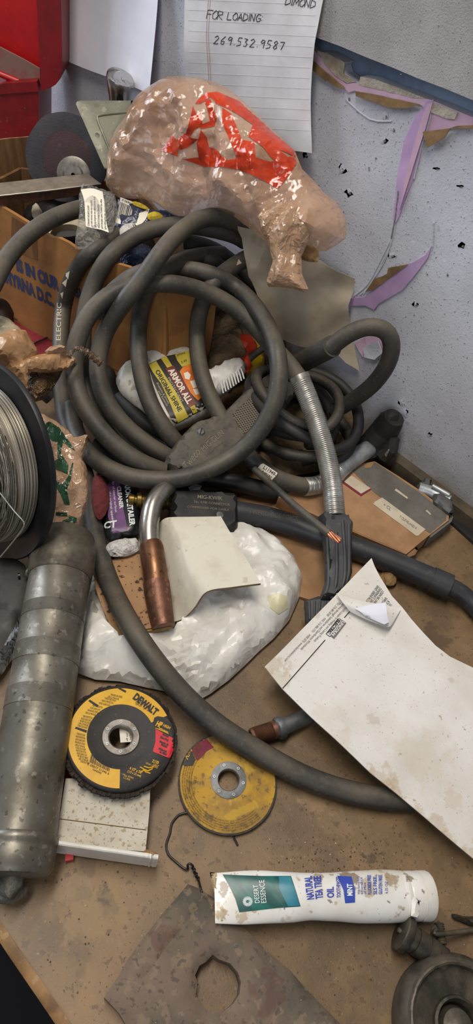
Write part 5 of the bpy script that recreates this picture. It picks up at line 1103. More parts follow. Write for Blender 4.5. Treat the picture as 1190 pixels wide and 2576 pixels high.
crumpled('cloth_rag', [(-40, 815), (0, 806), (30, 808), (48, 826), (70, 850), (100, 885), (60, 890), (-40, 880)], 120, .014, 'cream', 'pale cream cloth rag behind the brown plastic bag at the left edge', 'rag', amp=.01, sc=30)
GB = thing('green_print_bag', 'tan plastic bag with dark green letters hanging beside the black spool', 'plastic bag')
pgb = plane3(P(100, 1060, 100), P(215, 1110, 80), P(150, 1400, 50))
w = slab([(70, 1035), (88, 1042), (110, 1052), (140, 1066), (165, 1085), (185, 1108), (210, 1104), (219, 1112), (218, 1130), (208, 1155), (205, 1166), (215, 1180), (221, 1200), (222, 1250), (216, 1285), (207, 1300), (206, 1320), (190, 1362), (176, 1398), (160, 1412), (130, 1416), (95, 1400), (60, 1380), (90, 1250)], pgb, .018, .008, wd=.02, step=.0036, fn=lambda p, d: min(1, d / .006) * (noise.noise(p * 18) * .014 + facet(p, .03, .14, 16) + facet(p, .012, .06, 17)))
link('bag', w, 'tan_plastic_b', GB, angle=24); Bg_ = w.bvh()
S2 = lambda pts: zc(0, 860, 4.577, pts)
for q in (S2([(490, 1000), (530, 930), (570, 920), (680, 990), (800, 1150), (865, 1255), (820, 1235), (760, 1180), (720, 1160), (600, 1140), (530, 1070)]), S2([(600, 1390), (720, 1310), (790, 1420), (780, 1530), (700, 1490), (640, 1470)]), S2([(645, 1600), (720, 1640), (790, 1540), (830, 1400), (845, 1400), (820, 1560), (770, 1700), (800, 1880), (740, 1870), (700, 1760), (650, 1680)]),
          S2([(640, 1960), (770, 1970), (780, 2010), (640, 2000)]), S2([(600, 2120), (660, 2080), (700, 2100), (650, 2150), (600, 2150)]), S2([(790, 2000), (880, 2030), (870, 2080), (830, 2090), (800, 2060)]), S2([(480, 2330), (560, 2280), (600, 2200), (700, 2220), (710, 2290), (640, 2300), (560, 2430), (520, 2420)]), S2([(660, 1140), (720, 1160), (700, 1320), (660, 1340)])):
    link('green_print', decal(Bg_, q, .0007, 4), 'print_green', GB)
w = MB(); text(Bg_, 'S', 150, 1352, .6, .8, 22, mb=w, bold=.05, off=.0008); text(Bg_, 'E', 158, 1310, .4, .9, 24, mb=w, bold=.05, off=.0008); link('green_letters', w, 'print_green', GB)
# ================================================================== grease gun
GG = thing('grease_gun', 'worn steel grease gun barrel lying on the bench at the left', 'grease gun')
g0, g1 = P(152, 1440, 62), P(44, 2120, 36); ln = (g1 - g0).length; M = frame(g0, g1 - g0, V((0, 0, 1))); w = MB(); R_ = .0325
prof = [(R_ * 1.0, 0)]; 
def kn(a, b): return [(R_, a), (R_ * 1.006, a + .0005), (R_ * 1.006, b - .0005), (R_, b)]
for a, b in ((.17, .22), (.33, .40), (.50, .57)): prof += kn(ln * a, ln * b)
prof += [(R_, ln)]
lathe(w, M, prof, 64); link('barrel', w, 'gun_metal', GG)
for (a, b) in ((.17, .22), (.33, .40), (.50, .57)):
    w = MB(); pr = []; n = 24
    for k in range(n * 2 + 1): pr.append((R_ * 1.008 + (.00014 if k % 2 else 0), ln * (a + (b - a) * k / (n * 2))))
    lathe(w, M, pr, 160, fn=lambda r, h, q: (r + .00012 * (1 if int(q / (2 * math.pi) * 160 + .5) % 2 else 0), h), caps=False); link('knurled_band', w, 'gun_metal', GG, angle=15)
w = MB(); lathe(w, M, [(.028, -.046), (.031, -.046), (.0325, -.042), (.0335, -.03), (.0355, -.026), (.0358, -.004), (.0345, -.001), (.0345, .006), (.033, .008)], 64); link('top_cap', w, 'gun_metal_dark', GG)
w = MB(); lathe(w, M, [(.0328, ln - .006), (.0348, ln - .004), (.0352, ln), (.034, ln + .002), (.034, ln + .006), (.0345, ln + .008), (.034, ln + .012), (.0338, ln + .020), (.030, ln + .025), (.012, ln + .027), (.002, ln + .028)], 64); link('end_cap', w, 'gun_metal', GG)
hw = MB(); ec = M @ V((0, 0, ln + .027)); ax = (g1 - g0).normalized()
tube(hw, [tuple(ec - ax * .008) + (.010,), tuple(ec + ax * .008) + (.009,), tuple(P(6, 2212, 28)) + (.0075,), tuple(P(2, 2238, 24)) + (.009,), tuple(P(24, 2243, 20)) + (.0095,), tuple(P(48, 2228, 18)) + (.010,), tuple(P(60, 2216, 18)) + (.007,)], .009, seg=20, step=.004); link('pull_handle', hw, 'cast_metal', GG)
hd = MB(); tube(hd, [tuple(P(70, 1440, 60)) + (.006,), tuple(P(90, 1442, 62)) + (.006,), tuple(P(130, 1425, 70)) + (.012,), tuple(P(170, 1410, 70)) + (.013,), tuple(P(205, 1415, 66)) + (.009,)], .01, seg=18, step=.004); link('head_casting', hd, 'gun_metal_dark', GG)
w = MB(); M3 = frame(P(180, 1420, 84), V((.1, -.2, 1)), V((1, 0, 0))); lathe(w, M3, [(.002, .006), (.004, .006), (.0065, .002), (.0065, -.008)], 20); link('nipple', w, 'gun_metal_dark', GG)
PO = thing('black_plate', 'flat black metal lever plate under the spool beside the grease gun', 'plate')
w = slab([(-60, 1400), (40, 1405), (62, 1420), (76, 1450), (70, 1490), (40, 1570), (0, 1640), (-60, 1700)], zplane(52), .003, .004, wd=.003, step=.008); link('plate', w, 'black_plastic', PO)
w = MB(); pxtube(w, [(45, 1449, 58), (51, 1448, 58)], 3, seg=16, smooth=False); link('rivet', w, 'black_gloss', PO)
crumpled('scrap_metal', [(60, 1385), (130, 1380), (215, 1400), (228, 1470), (215, 1520), (225, 1400), (120, 1425), (80, 1420)], 40, .012, 'black_matte', 'dark crumpled scrap behind the top cap of the grease gun', 'scrap', amp=.008, sc=40)
# ================================================================== discs
FD = thing('flap_disc', 'black flap disc with bright yellow and red printed label', 'sanding disc')
pfd = plane3(P(165, 1850, 42), P(447, 1850, 34), P(300, 1990, 40))
ctr = onp(304, 1853, pfd); e1 = (onp(446, 1853, pfd) - ctr).length; e2 = (onp(304, 1716, pfd) - ctr).length; RD = (e1 + e2) / 2
M = frame(ctr, pfd[1], V((1, 0, 0))); w = MB(); k = RD / .0575
lathe(w, M, [(.0113 * k, -.004), (.020 * k, -.004), (.026 * k, -.001), (.051 * k, -.001), (.0535 * k, -.003), (.0535 * k, .0), (.052 * k, .0015), (.033 * k, .0015), (.030 * k, .0005), (.020 * k, -.0012), (.0113 * k, -.0012)], 90, caps=False, close=True); link('backing_plate', w, 'disc_black', FD, angle=60); Bd = w.bvh()
w = MB(); random.seed(9)
for i in range(78):
    a = 2 * math.pi * i / 78; c, s = math.cos(a), math.sin(a); r1 = RD * random.uniform(.975, 1.015)
    F_ = M @ Matrix.Rotation(a, 4, 'Z') @ Matrix.Translation(V(((r1 + RD * .62) / 2, 0, -.006))) @ Matrix.Rotation(.35 + random.uniform(-.05, .05), 4, 'X')
    box(w, F_, 0, 0, 0, r1 - RD * .62, .0062, .0016); box(w, F_, (r1 - RD * .62) / 2 - .0015, .001, .001, .003, .004, .003)
lathe(w, M, [(RD * .6, -.004), (RD * .965, -.004), (RD * .97, -.010), (RD * .6, -.010)], 78, fn=lambda r, h, q: (r * (1 + .004 * math.sin(q * 39)), h), caps=False, close=True); link('abrasive_flaps', w, 'flap_abrasive', FD, kind='stuff', angle=20)
hub = onp(311, 1841, pfd); w = MB(); Mh = frame(M @ V((0, 0, 0)) + (hub - ctr) * .0, pfd[1], V((1, 0, 0)))
lathe(w, Mh, [(.0112 * k, -.005), (.0187 * k, -.005), (.0190 * k, -.0012), (.0180 * k, .0002), (.0125 * k, .0002), (.0112 * k, -.001)], 60, caps=False, close=True); link('hub_ring', w, 'hub_steel', FD); Bhub = w.bvh()
for i in range(6):
    a = math.radians(20 + 60 * i); w = MB(); lathe(w, Mh @ Matrix.Translation(V((.0152 * k * math.cos(a), .0152 * k * math.sin(a), .0001))), [(.0009, .0008), (.0014, .0008), (.0018, 0), (.0018, -.001), (.0009, -.001)], 14, caps=False, close=True); link('rivet_hole', w, 'galv', FD)
q0 = lambda: None
def dpx(M, r, a, h=.0015): return ppx(M @ V((r * math.cos(a), r * math.sin(a), h)))
def sector(M, r0, r1, a0, a1, n=40): return [dpx(M, r1, a0 + (a1 - a0) * i / n) for i in range(n + 1)] + [dpx(M, r0, a1 + (a0 - a1) * i / n) for i in range(n + 1)]
def angpx(M, px, py, pl):
    v = M.inverted() @ onp(px, py, pl); return math.atan2(v.y, v.x)
aA = angpx(M, 425, 1800, pfd); aB = angpx(M, 301, 1960, pfd)
if aB < aA: aB += 2 * math.pi
# sweep goes over the top and left
mid = dpx(M, .04, (aA + aB) / 2)
if mid[0] > 300: aA += 2 * math.pi
link('yellow_label', decal(Bd, sector(M, RD * .575, RD * .885, aA, aB, 60), .0003, 6), 'dw_yellow', FD)
link('red_label', decal(Bd, [(391, 1834), (440, 1860), (441, 1868), (436, 1885), (428, 1905), (424, 1907), (386, 1892), (385, 1888), (391, 1866)], .0005, 5), 'dw_red', FD)
w = decal(Bd, [(384, 1820), (388, 1806), (396, 1802), (420, 1806), (432, 1822), (438, 1846), (432, 1856), (400, 1836)], .0005, 5); link('logo_patch', w, 'disc_black', FD)
w = MB(); text(Bd, 'DEWALT', 333, 1757, .80, .62, 17, mb=w, off=.0009, width=72, bold=.05); link('brand_lettering', w, 'ink_black', FD)
w = MB(); text(Bd, 'DW8310', 348, 1766, .86, .50, 6, mb=w, off=.0008, width=24); text(Bd, 'Type 29 / Tipo 29', 338, 1770, .86, .50, 6.5, mb=w, off=.0008, width=40)
for k_, (sx, sy, ln_) in enumerate([(192, 1846, 22), (190, 1853, 24), (189, 1860, 25), (188, 1867, 26), (188, 1874, 26), (189, 1881, 27), (190, 1888, 27), (192, 1895, 27), (194, 1902, 27), (197, 1909, 26), (201, 1916, 24),
                                  (208, 1802, 24), (203, 1808, 26), (200, 1814, 27), (197, 1820, 26), (194, 1826, 26), (232, 1775, 26), (226, 1781, 26), (220, 1787, 27), (214, 1793, 28), (262, 1757, 30), (255, 1763, 30), (248, 1769, 30), (278, 1748, 30), (270, 1753, 30)]):
    text(Bd, ['TO REDUCE RISK OF INJURY', 'WEAR EYE PROTECTION', 'USE DISC GUARD ALWAYS', 'PARA REDUCIR EL RIESGO', 'LIRE LE MANUEL'][k_ % 5], sx, sy + 2, .98, .24, 5, mb=w, off=.0008, width=ln_)
text(Bd, '0 28877 31046 6', 219, 1924, .87, .42, 6, mb=w, off=.0008, width=60); text(Bd, 'N440905', 232, 1938, .87, .42, 5, mb=w, off=.0008, width=24)
x = 0; random.seed(2)
while x < 52:
    wd_ = random.choice((1.0, 1.5, 2.3)); bx, by = 229 + x * .93, 1898 + x * .44; w.join(decal(Bd, [(bx, by), (bx + wd_ * .93, by + wd_ * .44), (bx + wd_ * .93 - 4, by + wd_ * .44 + 20), (bx - 4, by + 20)], .0008, 20)); x += wd_ + random.choice((1, 1.6))
for q in ([(297, 1733), (300, 1730), (318, 1739), (315, 1743)], [(222, 1764), (226, 1761), (248, 1775), (245, 1780)], [(188, 1833), (191, 1829), (219, 1838), (217, 1844)]): w.join(decal(Bd, q, .0008, 10))
link('label_print', w, 'ink_black', FD)
w = MB()
for k_, s_ in enumerate(['Metal', 'Blending', 'Mezcla de', 'Metal', 'Mélange', 'de Métal']): text(Bd, s_, [408, 402, 400, 404, 398, 400][k_], [1850, 1857, 1868, 1876, 1886, 1894][k_], .93, .36, 6, mb=w, off=.0009, bold=.03, width=[16, 22, 24, 16, 22, 20][k_])
link('label_print', w, 'ink_black', FD)
w = MB(); text(Bd, 'HP', 390, 1826, .93, .32, 13, mb=w, off=.001, bold=.05, shear=.3, width=17); text(Bd, 'HIGH', 409, 1828, .9, .42, 7, mb=w, off=.001, bold=.03, width=19); text(Bd, 'Performance', 398, 1834, .9, .42, 5, mb=w, off=.001, width=26, bold=.03); line(w, Bd, [(391, 1832), (424, 1846)], .0005, .0006, 6)
text(Bd, 'Z120', 382, 1918, .96, .28, 7, mb=w, off=.0008, bold=.03, width=17); text(Bd, 'GRIT', 384, 1926, .96, .28, 5, mb=w, off=.0008); text(Bd, 'GRAIN / GRANO', 366, 1922, .92, .4, 5, mb=w, off=.0008, width=32); text(Bd, '4 1/2" x 7/8"', 325, 1936, .94, .36, 7, mb=w, off=.0008, bold=.03, width=34); text(Bd, '(115 x 22 mm)', 320, 1943, .94, .36, 6, mb=w, off=.0008, width=36, bold=.02); text(Bd, 'Max RPM:', 308, 1951, .94, .36, 5, mb=w, off=.0008); text(Bd, '13,300', 308, 1958, .94, .36, 5, mb=w, off=.0008)
for pts in ([(352, 1930), (360, 1934), (366, 1942), (378, 1946)], [(356, 1942), (364, 1936), (372, 1940), (384, 1934)], [(362, 1928), (374, 1932), (386, 1930)]): line(w, Bd, pts, .0006, .0004, 5)
link('label_print', w, 'dw_yellow', FD)
# worn grinding disc
GD = thing('cutting_disc', 'worn yellow depressed centre grinding disc lying beside the black cable', 'grinding disc')
pgd = plane3(P(445, 1967, 5), P(700, 1967, 7), P(572, 2093, 4)); ctr2 = onp(573, 1967, pgd); R2_ = ((onp(700, 1967, pgd) - ctr2).length + (onp(573, 2094, pgd) - ctr2).length) / 2
M2_ = frame(ctr2, pgd[1], V((1, 0, 0))); k = R2_ / .05
lathe_p = [(.0107 * k, .0025), (.019 * k, .0025), (.024 * k, .0015), (.030 * k, -.0025), (.0495 * k, -.0025), (.05 * k, -.001), (.05 * k, .001), (.049 * k, .0015), (.031 * k, .0015), (.025 * k, .0055), (.019 * k, .0065), (.0107 * k, .0065)]
w = MB(); lathe(w, M2_, lathe_p, 100, fn=lambda r, h, q: (r * (1 + (.006 * noise.noise(V((math.cos(q) * 4, math.sin(q) * 4, 2))) if r > .04 else 0)), h), caps=False, close=True); link('disc', w, 'worn_yellow', GD, angle=60); Bq = w.bvh()
w = MB(); lathe(w, M2_, [(.0482 * k, -.003), (.0505 * k, -.0025), (.0507 * k, .0012), (.0490 * k, .0021)], 100, fn=lambda r, h, q: (r * (1 + .006 * noise.noise(V((math.cos(q) * 4, math.sin(q) * 4, 2)))), h), caps=False, close=True); link('worn_rim', w, 'worn_edge', GD)
w = MB(); lathe(w, M2_, [(.0105 * k, .004), (.0182 * k, .0062), (.0182 * k, .0074), (.016 * k, .0078), (.0112 * k, .0078), (.0105 * k, .0070)], 60, caps=False, close=True); link('hub_ring', w, 'dull_galv', GD)
for i in range(6):
    a = math.radians(35 + 60 * i); w = MB(); lathe(w, M2_ @ Matrix.Translation(V((.0150 * k * math.cos(a), .0150 * k * math.sin(a), .0078))), [(.0009, .0006), (.0014, .0006), (.0018, 0), (.0018, -.001), (.0009, -.001)], 14, caps=False, close=True); link('rivet_hole', w, 'galv', GD)
link('magenta_patch', decal(Bq, [(480, 1862), (495, 1852), (512, 1850), (538, 1880), (520, 1890), (500, 1912), (494, 1912), (484, 1890)], .0003, 5), 'worn_magenta', GD)
link('black_patch', decal(Bq, [(457, 1888), (470, 1872), (478, 1868), (484, 1890), (492, 1912), (486, 1926), (464, 1928), (456, 1918), (462, 1900)], .0004, 5), 'disc_black', GD)
w = MB(); text(Bq, 'HP', 471, 1912, .42, -.9, 10, mb=w, off=.0007, bold=.05, shear=.3); text(Bq, 'HIGH', 478, 1896, .35, -.93, 5, mb=w, off=.0007); link('logo_lettering', w, 'dw_yellow', GD)
w = MB()
def arc_lines(s_, r, a0, h): 
    vs, fs = tgeo(s_, .01); ww = max(v[0] for v in vs); kk = h / .7
    def warp(a, b): aa = a0 + (a / kk * .62 * h) / r; return dpx(M2_, r - b / kk * h * 1.0 if False else r + b, aa)
    return vs
for j, r in enumerate((.0470, .0448, .0426, .0404, .0382)):
    s_ = ' WARNING USE GUARD AND EYE PROTECTION  DO NOT USE DAMAGED DISCS  ADVERTENCIA USE PROTECCION PARA LOS OJOS  AVERTISSEMENT LIRE LE MANUEL AVANT USAGE ' * 1; vs, fs = tgeo(s_[j * 7:] + s_[:j * 7], .01); ww = max(v[0] for v in vs)
    outv = []; idx = {}
    for i_, (a, b) in enumerate(vs):
        aa = math.pi * 1.02 + (a / ww) * math.pi * .98; q = dpx(M2_, r * k - b * .0019, -aa + math.pi * 2 - 0 if False else aa)
        h_ = hit(Bq, q[0], q[1], .0004)
        if h_ is not None: idx[i_] = len(outv); outv.append(h_)
    ff = []
    for f in fs:
        if all(i_ in idx for i_ in f):
            t = tuple(idx[i_] for i_ in f); a, b, c = outv[t[0]], outv[t[1]], outv[t[2]]
            if (a - b).length < .004 and (b - c).length < .004: ff.append(t if (b - a).cross(c - a).dot(EYE - a) > 0 else t[::-1])
    w.add(outv, ff)
text(Bq, 'DEWALT', 458, 2018, -.12, -1, 10, mb=w, off=.0004, width=74, bold=.03); text(Bq, 'DW4418', 478, 1999, .1, -1, 6, mb=w, off=.0004, width=34); text(Bq, 'Type 27 / Tipo 27', 489, 2003, .12, -1, 6, mb=w, off=.0004, width=50); text(Bq, 'Metal', 494, 1868, .5, .85, 6, mb=w, off=.0008); text(Bq, 'Masonry', 486, 1868, .4, .9, 6, mb=w, off=.0008); link('label_print', w, 'worn_ink', GD)
# ================================================================== white trim piece, red strip
RS = thing('red_strip', 'red plastic strip peeking out under the white moulding piece', 'strip')
link('strip', prism([(160, 1895), (190, 1890), (196, 1950), (192, 2100), (184, 2162), (164, 2166), (162, 2050)], zplane(8), .006, step=.05), 'dw_red', RS)
link('lip', prism([(166, 1900), (172, 1899), (174, 1958), (168, 1958)], zplane(10), .003, step=.05), 'orange_red', RS)
WT = thing('white_moulding', 'dirty white plastic moulding offcut with raised lip under the flap disc', 'moulding')
pw = plane3(P(165, 1958, 26), P(378, 1986, 26), P(135, 2118, 22))
w = prism([(165, 1958), (200, 1958), (378, 1984), (376, 2040), (366, 2142), (140, 2122), (135, 2116), (152, 2040)], pw, .004, step=.02); link('panel', w, 'dirty_white', WT, angle=30); Bt = w.bvh()
w = MB(); line(w, Bt, [(150, 2060), (368, 2088)], .0004, .0001, 16); link('score_line', w, 'worn_ink', WT)
pv = plane3(P(142, 2112, 34), P(394, 2150, 34), P(142, 2112, 34) + V((0, 0, -.02))); lw = MB()
a0, a1 = P(136, 2118, 36), P(398, 2156, 36); dn = (a1 - a0).normalized(); out_ = V((dn.y, -dn.x, 0)); L1 = (a1 - a0).length; nx = 60; vs = []
pf_ = [(0, 0), (-.001, .0008), (-.003, .001), (-.004, 0), (-.004, -.030), (0, -.030)]
for i in range(nx + 1):
    t = i / nx; jg = .0015 * noise.noise(V((i * .9, 0, 0))) if t > .86 else 0
    for (o_, h_) in pf_: vs.append(a0 + dn * (L1 * t) + out_ * (-o_ + jg - .002) + V((0, 0, h_ + (jg * 2 if h_ > -.01 else 0))))
m_ = len(pf_); fs = [(i * m_ + j, (i + 1) * m_ + j, (i + 1) * m_ + (j + 1) % m_, i * m_ + (j + 1) % m_) for i in range(nx) for j in range(m_)] + [tuple(range(m_))[::-1], tuple(nx * m_ + j for j in range(m_))]
lw.add(vs, fs); link('lip', lw, 'clean_white', WT, angle=30)
crumpled('x', [(360, 2140), (372, 2136), (398, 2146), (400, 2156), (388, 2160), (366, 2150)], 34, .002, 'card_brown', 'torn paper fluff at the moulding end', 'fluff', amp=.004, sc=150, step=.002)[1].name = 'torn_fluff'
# receipt seen through the hub
RC = thing('paper_slip', 'small printed white slip visible through the flap disc centre hole', 'paper')
w = prism([(300, 1832), (325, 1828), (332, 1834), (334, 1866), (303, 1868)], zplane(27), .0004, step=.05); link('slip', w, 'label_cream', RC); w_ = w; Br = w.bvh(); w = MB(); text(Br, 'surfaces', 330, 1862, -.05, -1, 5, mb=w, width=26); text(Br, 'all sur', 322, 1864, -.05, -1, 5, mb=w, width=20); link('print', w, 'ink_grey', RC)
# ================================================================== threaded fitting
TF = thing('threaded_fitting', 'copper threaded fitting on a short steel pipe poking from under the envelope', 'pipe fitting')
w = MB(); pxtube(w, [(830, 1775, 10, 8.5), (800, 1790, 11, 8.5), (770, 1803, 12, 8.5), (735, 1818, 12.5, 8.5), (706, 1830, 13, 9.5)], 8.5, step=.004, seg=28); link('pipe', w, 'dull_galv', TF)
w = MB(); pxtube(w, [(712, 1828, 13, 11), (704, 1831, 13, 12), (697, 1833, 13, 11.6), (694, 1834, 13, 10)], 11, smooth=False, seg=32); link('collar', w, 'dull_galv', TF)
w = MB(); e0, e1 = P(698, 1833, 13), P(632, 1855, 12); ln = (e1 - e0).length; M = frame(e0, e1 - e0, V((0, 0, 1))); pr = [(.008, -.001), (.0094, 0)]
n = 13
for i in range(n * 2): pr.append((.0084 + (.0011 if i % 2 else 0), ln * (.22 + .72 * i / (n * 2))))
pr = [(.0094, 0), (.0094, ln * .2)] + pr[2:] + [(.0088, ln * .97), (.0082, ln), (.0058, ln), (.0055, ln * .6), (.0005, ln * .58)]
lathe(w, M, pr, 36, caps=False); link('thread', w, 'copper_old', TF, label='copper coloured threaded end')
w = MB(); pxtube(w, [(702, 1832, 13), (698, 1833, 13)], 10.2, smooth=False, seg=32); link('washer', w, 'rubber_black', TF)
# ================================================================== thin wire
TW = thing('tie_wire', 'thin black tie wire bent in a hook with twisted end beside the grinding disc', 'wire')
w = MB(); pxtube(w, [(472, 2044, 3), (450, 2050, 2), (432, 2072, 2), (428, 2095, 2), (418, 2125, 2), (424, 2150, 2), (445, 2170, 2), (462, 2184, 3), (472, 2186, 4), (472, 2176, 7), (478, 2173, 8), (485, 2178, 7), (488, 2190, 5), (498, 2210, 4), (505, 2235, 16), (508, 2250, 16)], 1.1, seg=10, step=.003); link('wire', w, 'black_gloss', TW)
w = MB(); pts = []
e0, e1 = P(484, 2180, 7), P(500, 2214, 6); M = frame(e0, e1 - e0, V((0, 0, 1))); ln = (e1 - e0).length
for i in range(40): t = i / 39; pts.append(M @ V((.0012 * math.cos(t * 20), .0012 * math.sin(t * 20), ln * t)))
tube(w, pts, .0008, seg=8, smooth=False); link('twist', w, 'black_gloss', TW)
w = MB(); pxtube(w, [(576, 2092, 1.5), (588, 2106, 1.5), (598, 2127, 1.5)], 1, seg=8); link('wire_end', w, 'black_gloss', label='short black wire end poking from under the yellow grinding disc', cat='wire')
# ================================================================== toothpaste tube
TT = thing('toothpaste_tube', 'squeezed white toothpaste tube with green panel and blue lettering', 'toothpaste tube')
a0 = P(540, 2258, 27); a1 = P(1012, 2254, 19); ax = (a1 - a0).normalized(); ln = (a1 - a0).length; sd = V((0, 0, 1)).cross(ax).normalized(); upv = ax.cross(sd)
w = MB(); vs = []; ns = 60; seg = 56
hw0 = (P(545, 2196, 27) - P(560, 2322, 27)).length / 2; hw1 = .0205
for i in range(ns + 1):
    t = i / ns; hw_ = hw0 * (1 - t) + hw1 * t + .0012 * math.sin(t * 9); ht = .0009 + (.0180 - .0009) * (1 - (1 - t) ** 1.9)
    for j in range(seg):
        a = 2 * math.pi * j / seg; c, s = math.cos(a), math.sin(a); p = 2.2
        x = hw_ * math.copysign(abs(c) ** (2 / p), c); z = ht * math.copysign(abs(s) ** (2 / p), s)
        q = a0 + ax * (ln * t) + sd * x + upv * z; q += (sd * c + upv * s) * (noise.noise(q * 34) * .0016 * math.sin(math.pi * min(1, t * 1.0)) ** .5 if 0 < t < 1 else 0); vs.append(q)
fs = [(i * seg + j, i * seg + (j + 1) % seg, (i + 1) * seg + (j + 1) % seg, (i + 1) * seg + j) for i in range(ns) for j in range(seg)] + [tuple(range(seg))[::-1], tuple(ns * seg + j for j in range(seg))]
w.add(vs, fs); link('tube_body', w, 'tube_white', TT); Btt = w.bvh()
w = MB(); pts_ = [(528, 2194), (546, 2196), (550, 2225), (556, 2260), (562, 2300), (567, 2322), (551, 2321), (546, 2290), (540, 2250), (532, 2215)]
w = slab(pts_, plane3(P(528, 2194, 27), P(560, 2322, 27), P(546, 2196, 27)), .0012, .0012, wd=.001, step=.003); link('crimp', w, 'tube_crimp', TT); Bcr = w.bvh()
for i in range(22):
    t = i / 22; w_1 = MB(); h0, h1 = hit(Bcr, 531 + 20 * t, 2199 + 118 * t, .0), hit(Bcr, 545 + 20 * t, 2199 + 118 * t, .0)
    if h0 is not None and h1 is not None: tube(w_1, [h0, h1], .0006, seg=6, smooth=False); link('crimp_ridge', w_1, 'tube_crimp', TT)
c0_ = a0 + ax * (ln - .001); M = frame(c0_, ax, upv); capl = (P(1084, 2266, 19) - P(1012, 2256, 19)).length; w = MB()
lathe(w, M, [(.0195, -.001), (.0207, 0), (.0207, .002), (.0202, .0035), (.0208, .005), (.0208, capl * .56), (.0196, capl * .58)], 60); link('shoulder', w, 'tube_white', TT)
w = MB(); lathe(w, M, [(.0196, capl * .57), (.0196, capl * .62), (.021, capl * .63), (.0212, capl * .9), (.0205, capl * .98), (.0185, capl), (.002, capl)], 60); link('cap', w, 'clean_white', TT, label='yellowed white flip cap'); Bcap = w.bvh()
w = slab([(1036, 2256), (1056, 2252), (1054, 2300), (1050, 2308), (1034, 2304)], (c0_ + upv * .0195, upv), .0016, .003, wd=.001, step=.004); link('cap_tab', w, 'clean_white', TT)
gp_ = [(560, 2200), (600, 2202), (660, 2204), (732, 2204), (744, 2240), (756, 2280), (700, 2284), (602, 2295), (592, 2262), (578, 2232)]
link('green_panel', decal(Btt, gp_, .0003, 6), 'tube_green', TT); link('teal_patch', decal(Btt, [(702, 2206), (730, 2206), (744, 2245), (754, 2278), (725, 2280), (702, 2235)], .0005, 6), 'tube_teal', TT)
w = MB()
for i in range(20):
    a = 2 * math.pi * i / 20; line(w, Btt, [(623 + 7 * math.cos(a), 2268 + 7 * math.sin(a)), (623 + 12.5 * math.cos(a), 2268 + 12.5 * math.sin(a))], .0004, .0004, 3)
line(w, Btt, [(623 + 5.5 * math.cos(a / 2), 2268 + 5.5 * math.sin(a / 2)) for a in range(13)], .0004, .0004, 2)
text(Btt, 'DESERT', 653, 2272, -.10, -1, 12, mb=w, off=.0008, width=46); text(Btt, 'ESSENCE', 670, 2272, -.10, -1, 13, mb=w, off=.0008, width=58); link('brand_lettering', w, 'lettering_white', TT)
w = MB(); text(Btt, 'NATURAL', 790, 2262, -.12, -1, 18, mb=w, off=.0007, width=58, bold=.03); text(Btt, 'TEA TREE', 812, 2260, -.10, -1, 18, mb=w, off=.0007, width=56, bold=.03); text(Btt, 'OIL', 840, 2258, -.06, -1, 17, mb=w, off=.0007, width=27, bold=.03); text(Btt, 'TOOTHPASTE', 857, 2258, -.04, -1, 10, mb=w, off=.0007, width=52, bold=.02)
w.join(decal(Btt, [(848, 2204), (884, 2206), (893, 2240), (893, 2270), (868, 2272), (864, 2240)], .0005, 6)); text(Btt, 'FLUORIDE FREE', 934, 2250, -.03, -1, 9, mb=w, off=.0007, width=48, bold=.02); text(Btt, 'SLS FREE', 948, 2250, -.02, -1, 9, mb=w, off=.0007, width=44, bold=.02); text(Btt, 'GLUTEN FREE', 961, 2250, 0, -1, 9, mb=w, off=.0007, width=48, bold=.02)
text(Btt, 'With Baking Soda', 905, 2250, -.03, -1, 6, mb=w, off=.0007, width=44); text(Btt, '& Essential Oil', 913, 2250, -.03, -1, 6, mb=w, off=.0007, width=42); text(Btt, 'of Mint', 921, 2250, -.03, -1, 6, mb=w, off=.0007, width=30); text(Btt, '6.25 OZ', 975, 2248, 0, -1, 7, mb=w, off=.0007, width=30); link('blue_print', w, 'tube_blue', TT)
w = MB(); text(Btt, 'MINT', 886, 2254, -.02, -1, 13, mb=w, off=.001, width=30, bold=.03); link('mint_lettering', w, 'lettering_white', TT)
# ================================================================== steel plate
SPt = thing('steel_plate', 'thick rusty brown steel plate with a torch cut hole in front', 'steel plate')
pp = zplane(19)
po = [(474, 2222), (500, 2232), (548, 2262), (575, 2290), (620, 2336), (668, 2385), (712, 2424), (732, 2440), (775, 2490), (830, 2545), (905, 2625), (905, 2760), (420, 2760), (330, 2600), (300, 2548), (262, 2508), (280, 2480), (300, 2452), (318, 2418), (345, 2380), (400, 2308), (440, 2262)]
hole = [(503, 2428), (520, 2418), (536, 2400), (552, 2412), (580, 2422), (600, 2445), (608, 2470), (604, 2500), (590, 2522), (574, 2536), (556, 2548), (528, 2544), (505, 2526), (494, 2500), (498, 2470), (492, 2452)]
w = prism(po, pp, .019, step=.009, fn=None, holes=[hole]); k2 = len(w.v)
w = slab(po, pp, .0, .019, wd=0, step=.008, fn=lambda p, d: -.0035 * max(0, 1 - d / .006) ** 2 + noise.noise(p * 60) * .0003, holes=[hole]); link('plate', w, 'plate_steel', SPt, angle=50)
w = slab([(478, 2232), (516, 2250), (490, 2290), (450, 2340), (405, 2400), (372, 2450), (345, 2470), (312, 2462), (330, 2425), (356, 2384), (408, 2312), (446, 2268)], zplane(19), .0012, .0, wd=.002, step=.006, fn=lambda p, d: noise.noise(p * 80) * .0005); link('rough_edge', w, 'plate_steel', SPt)
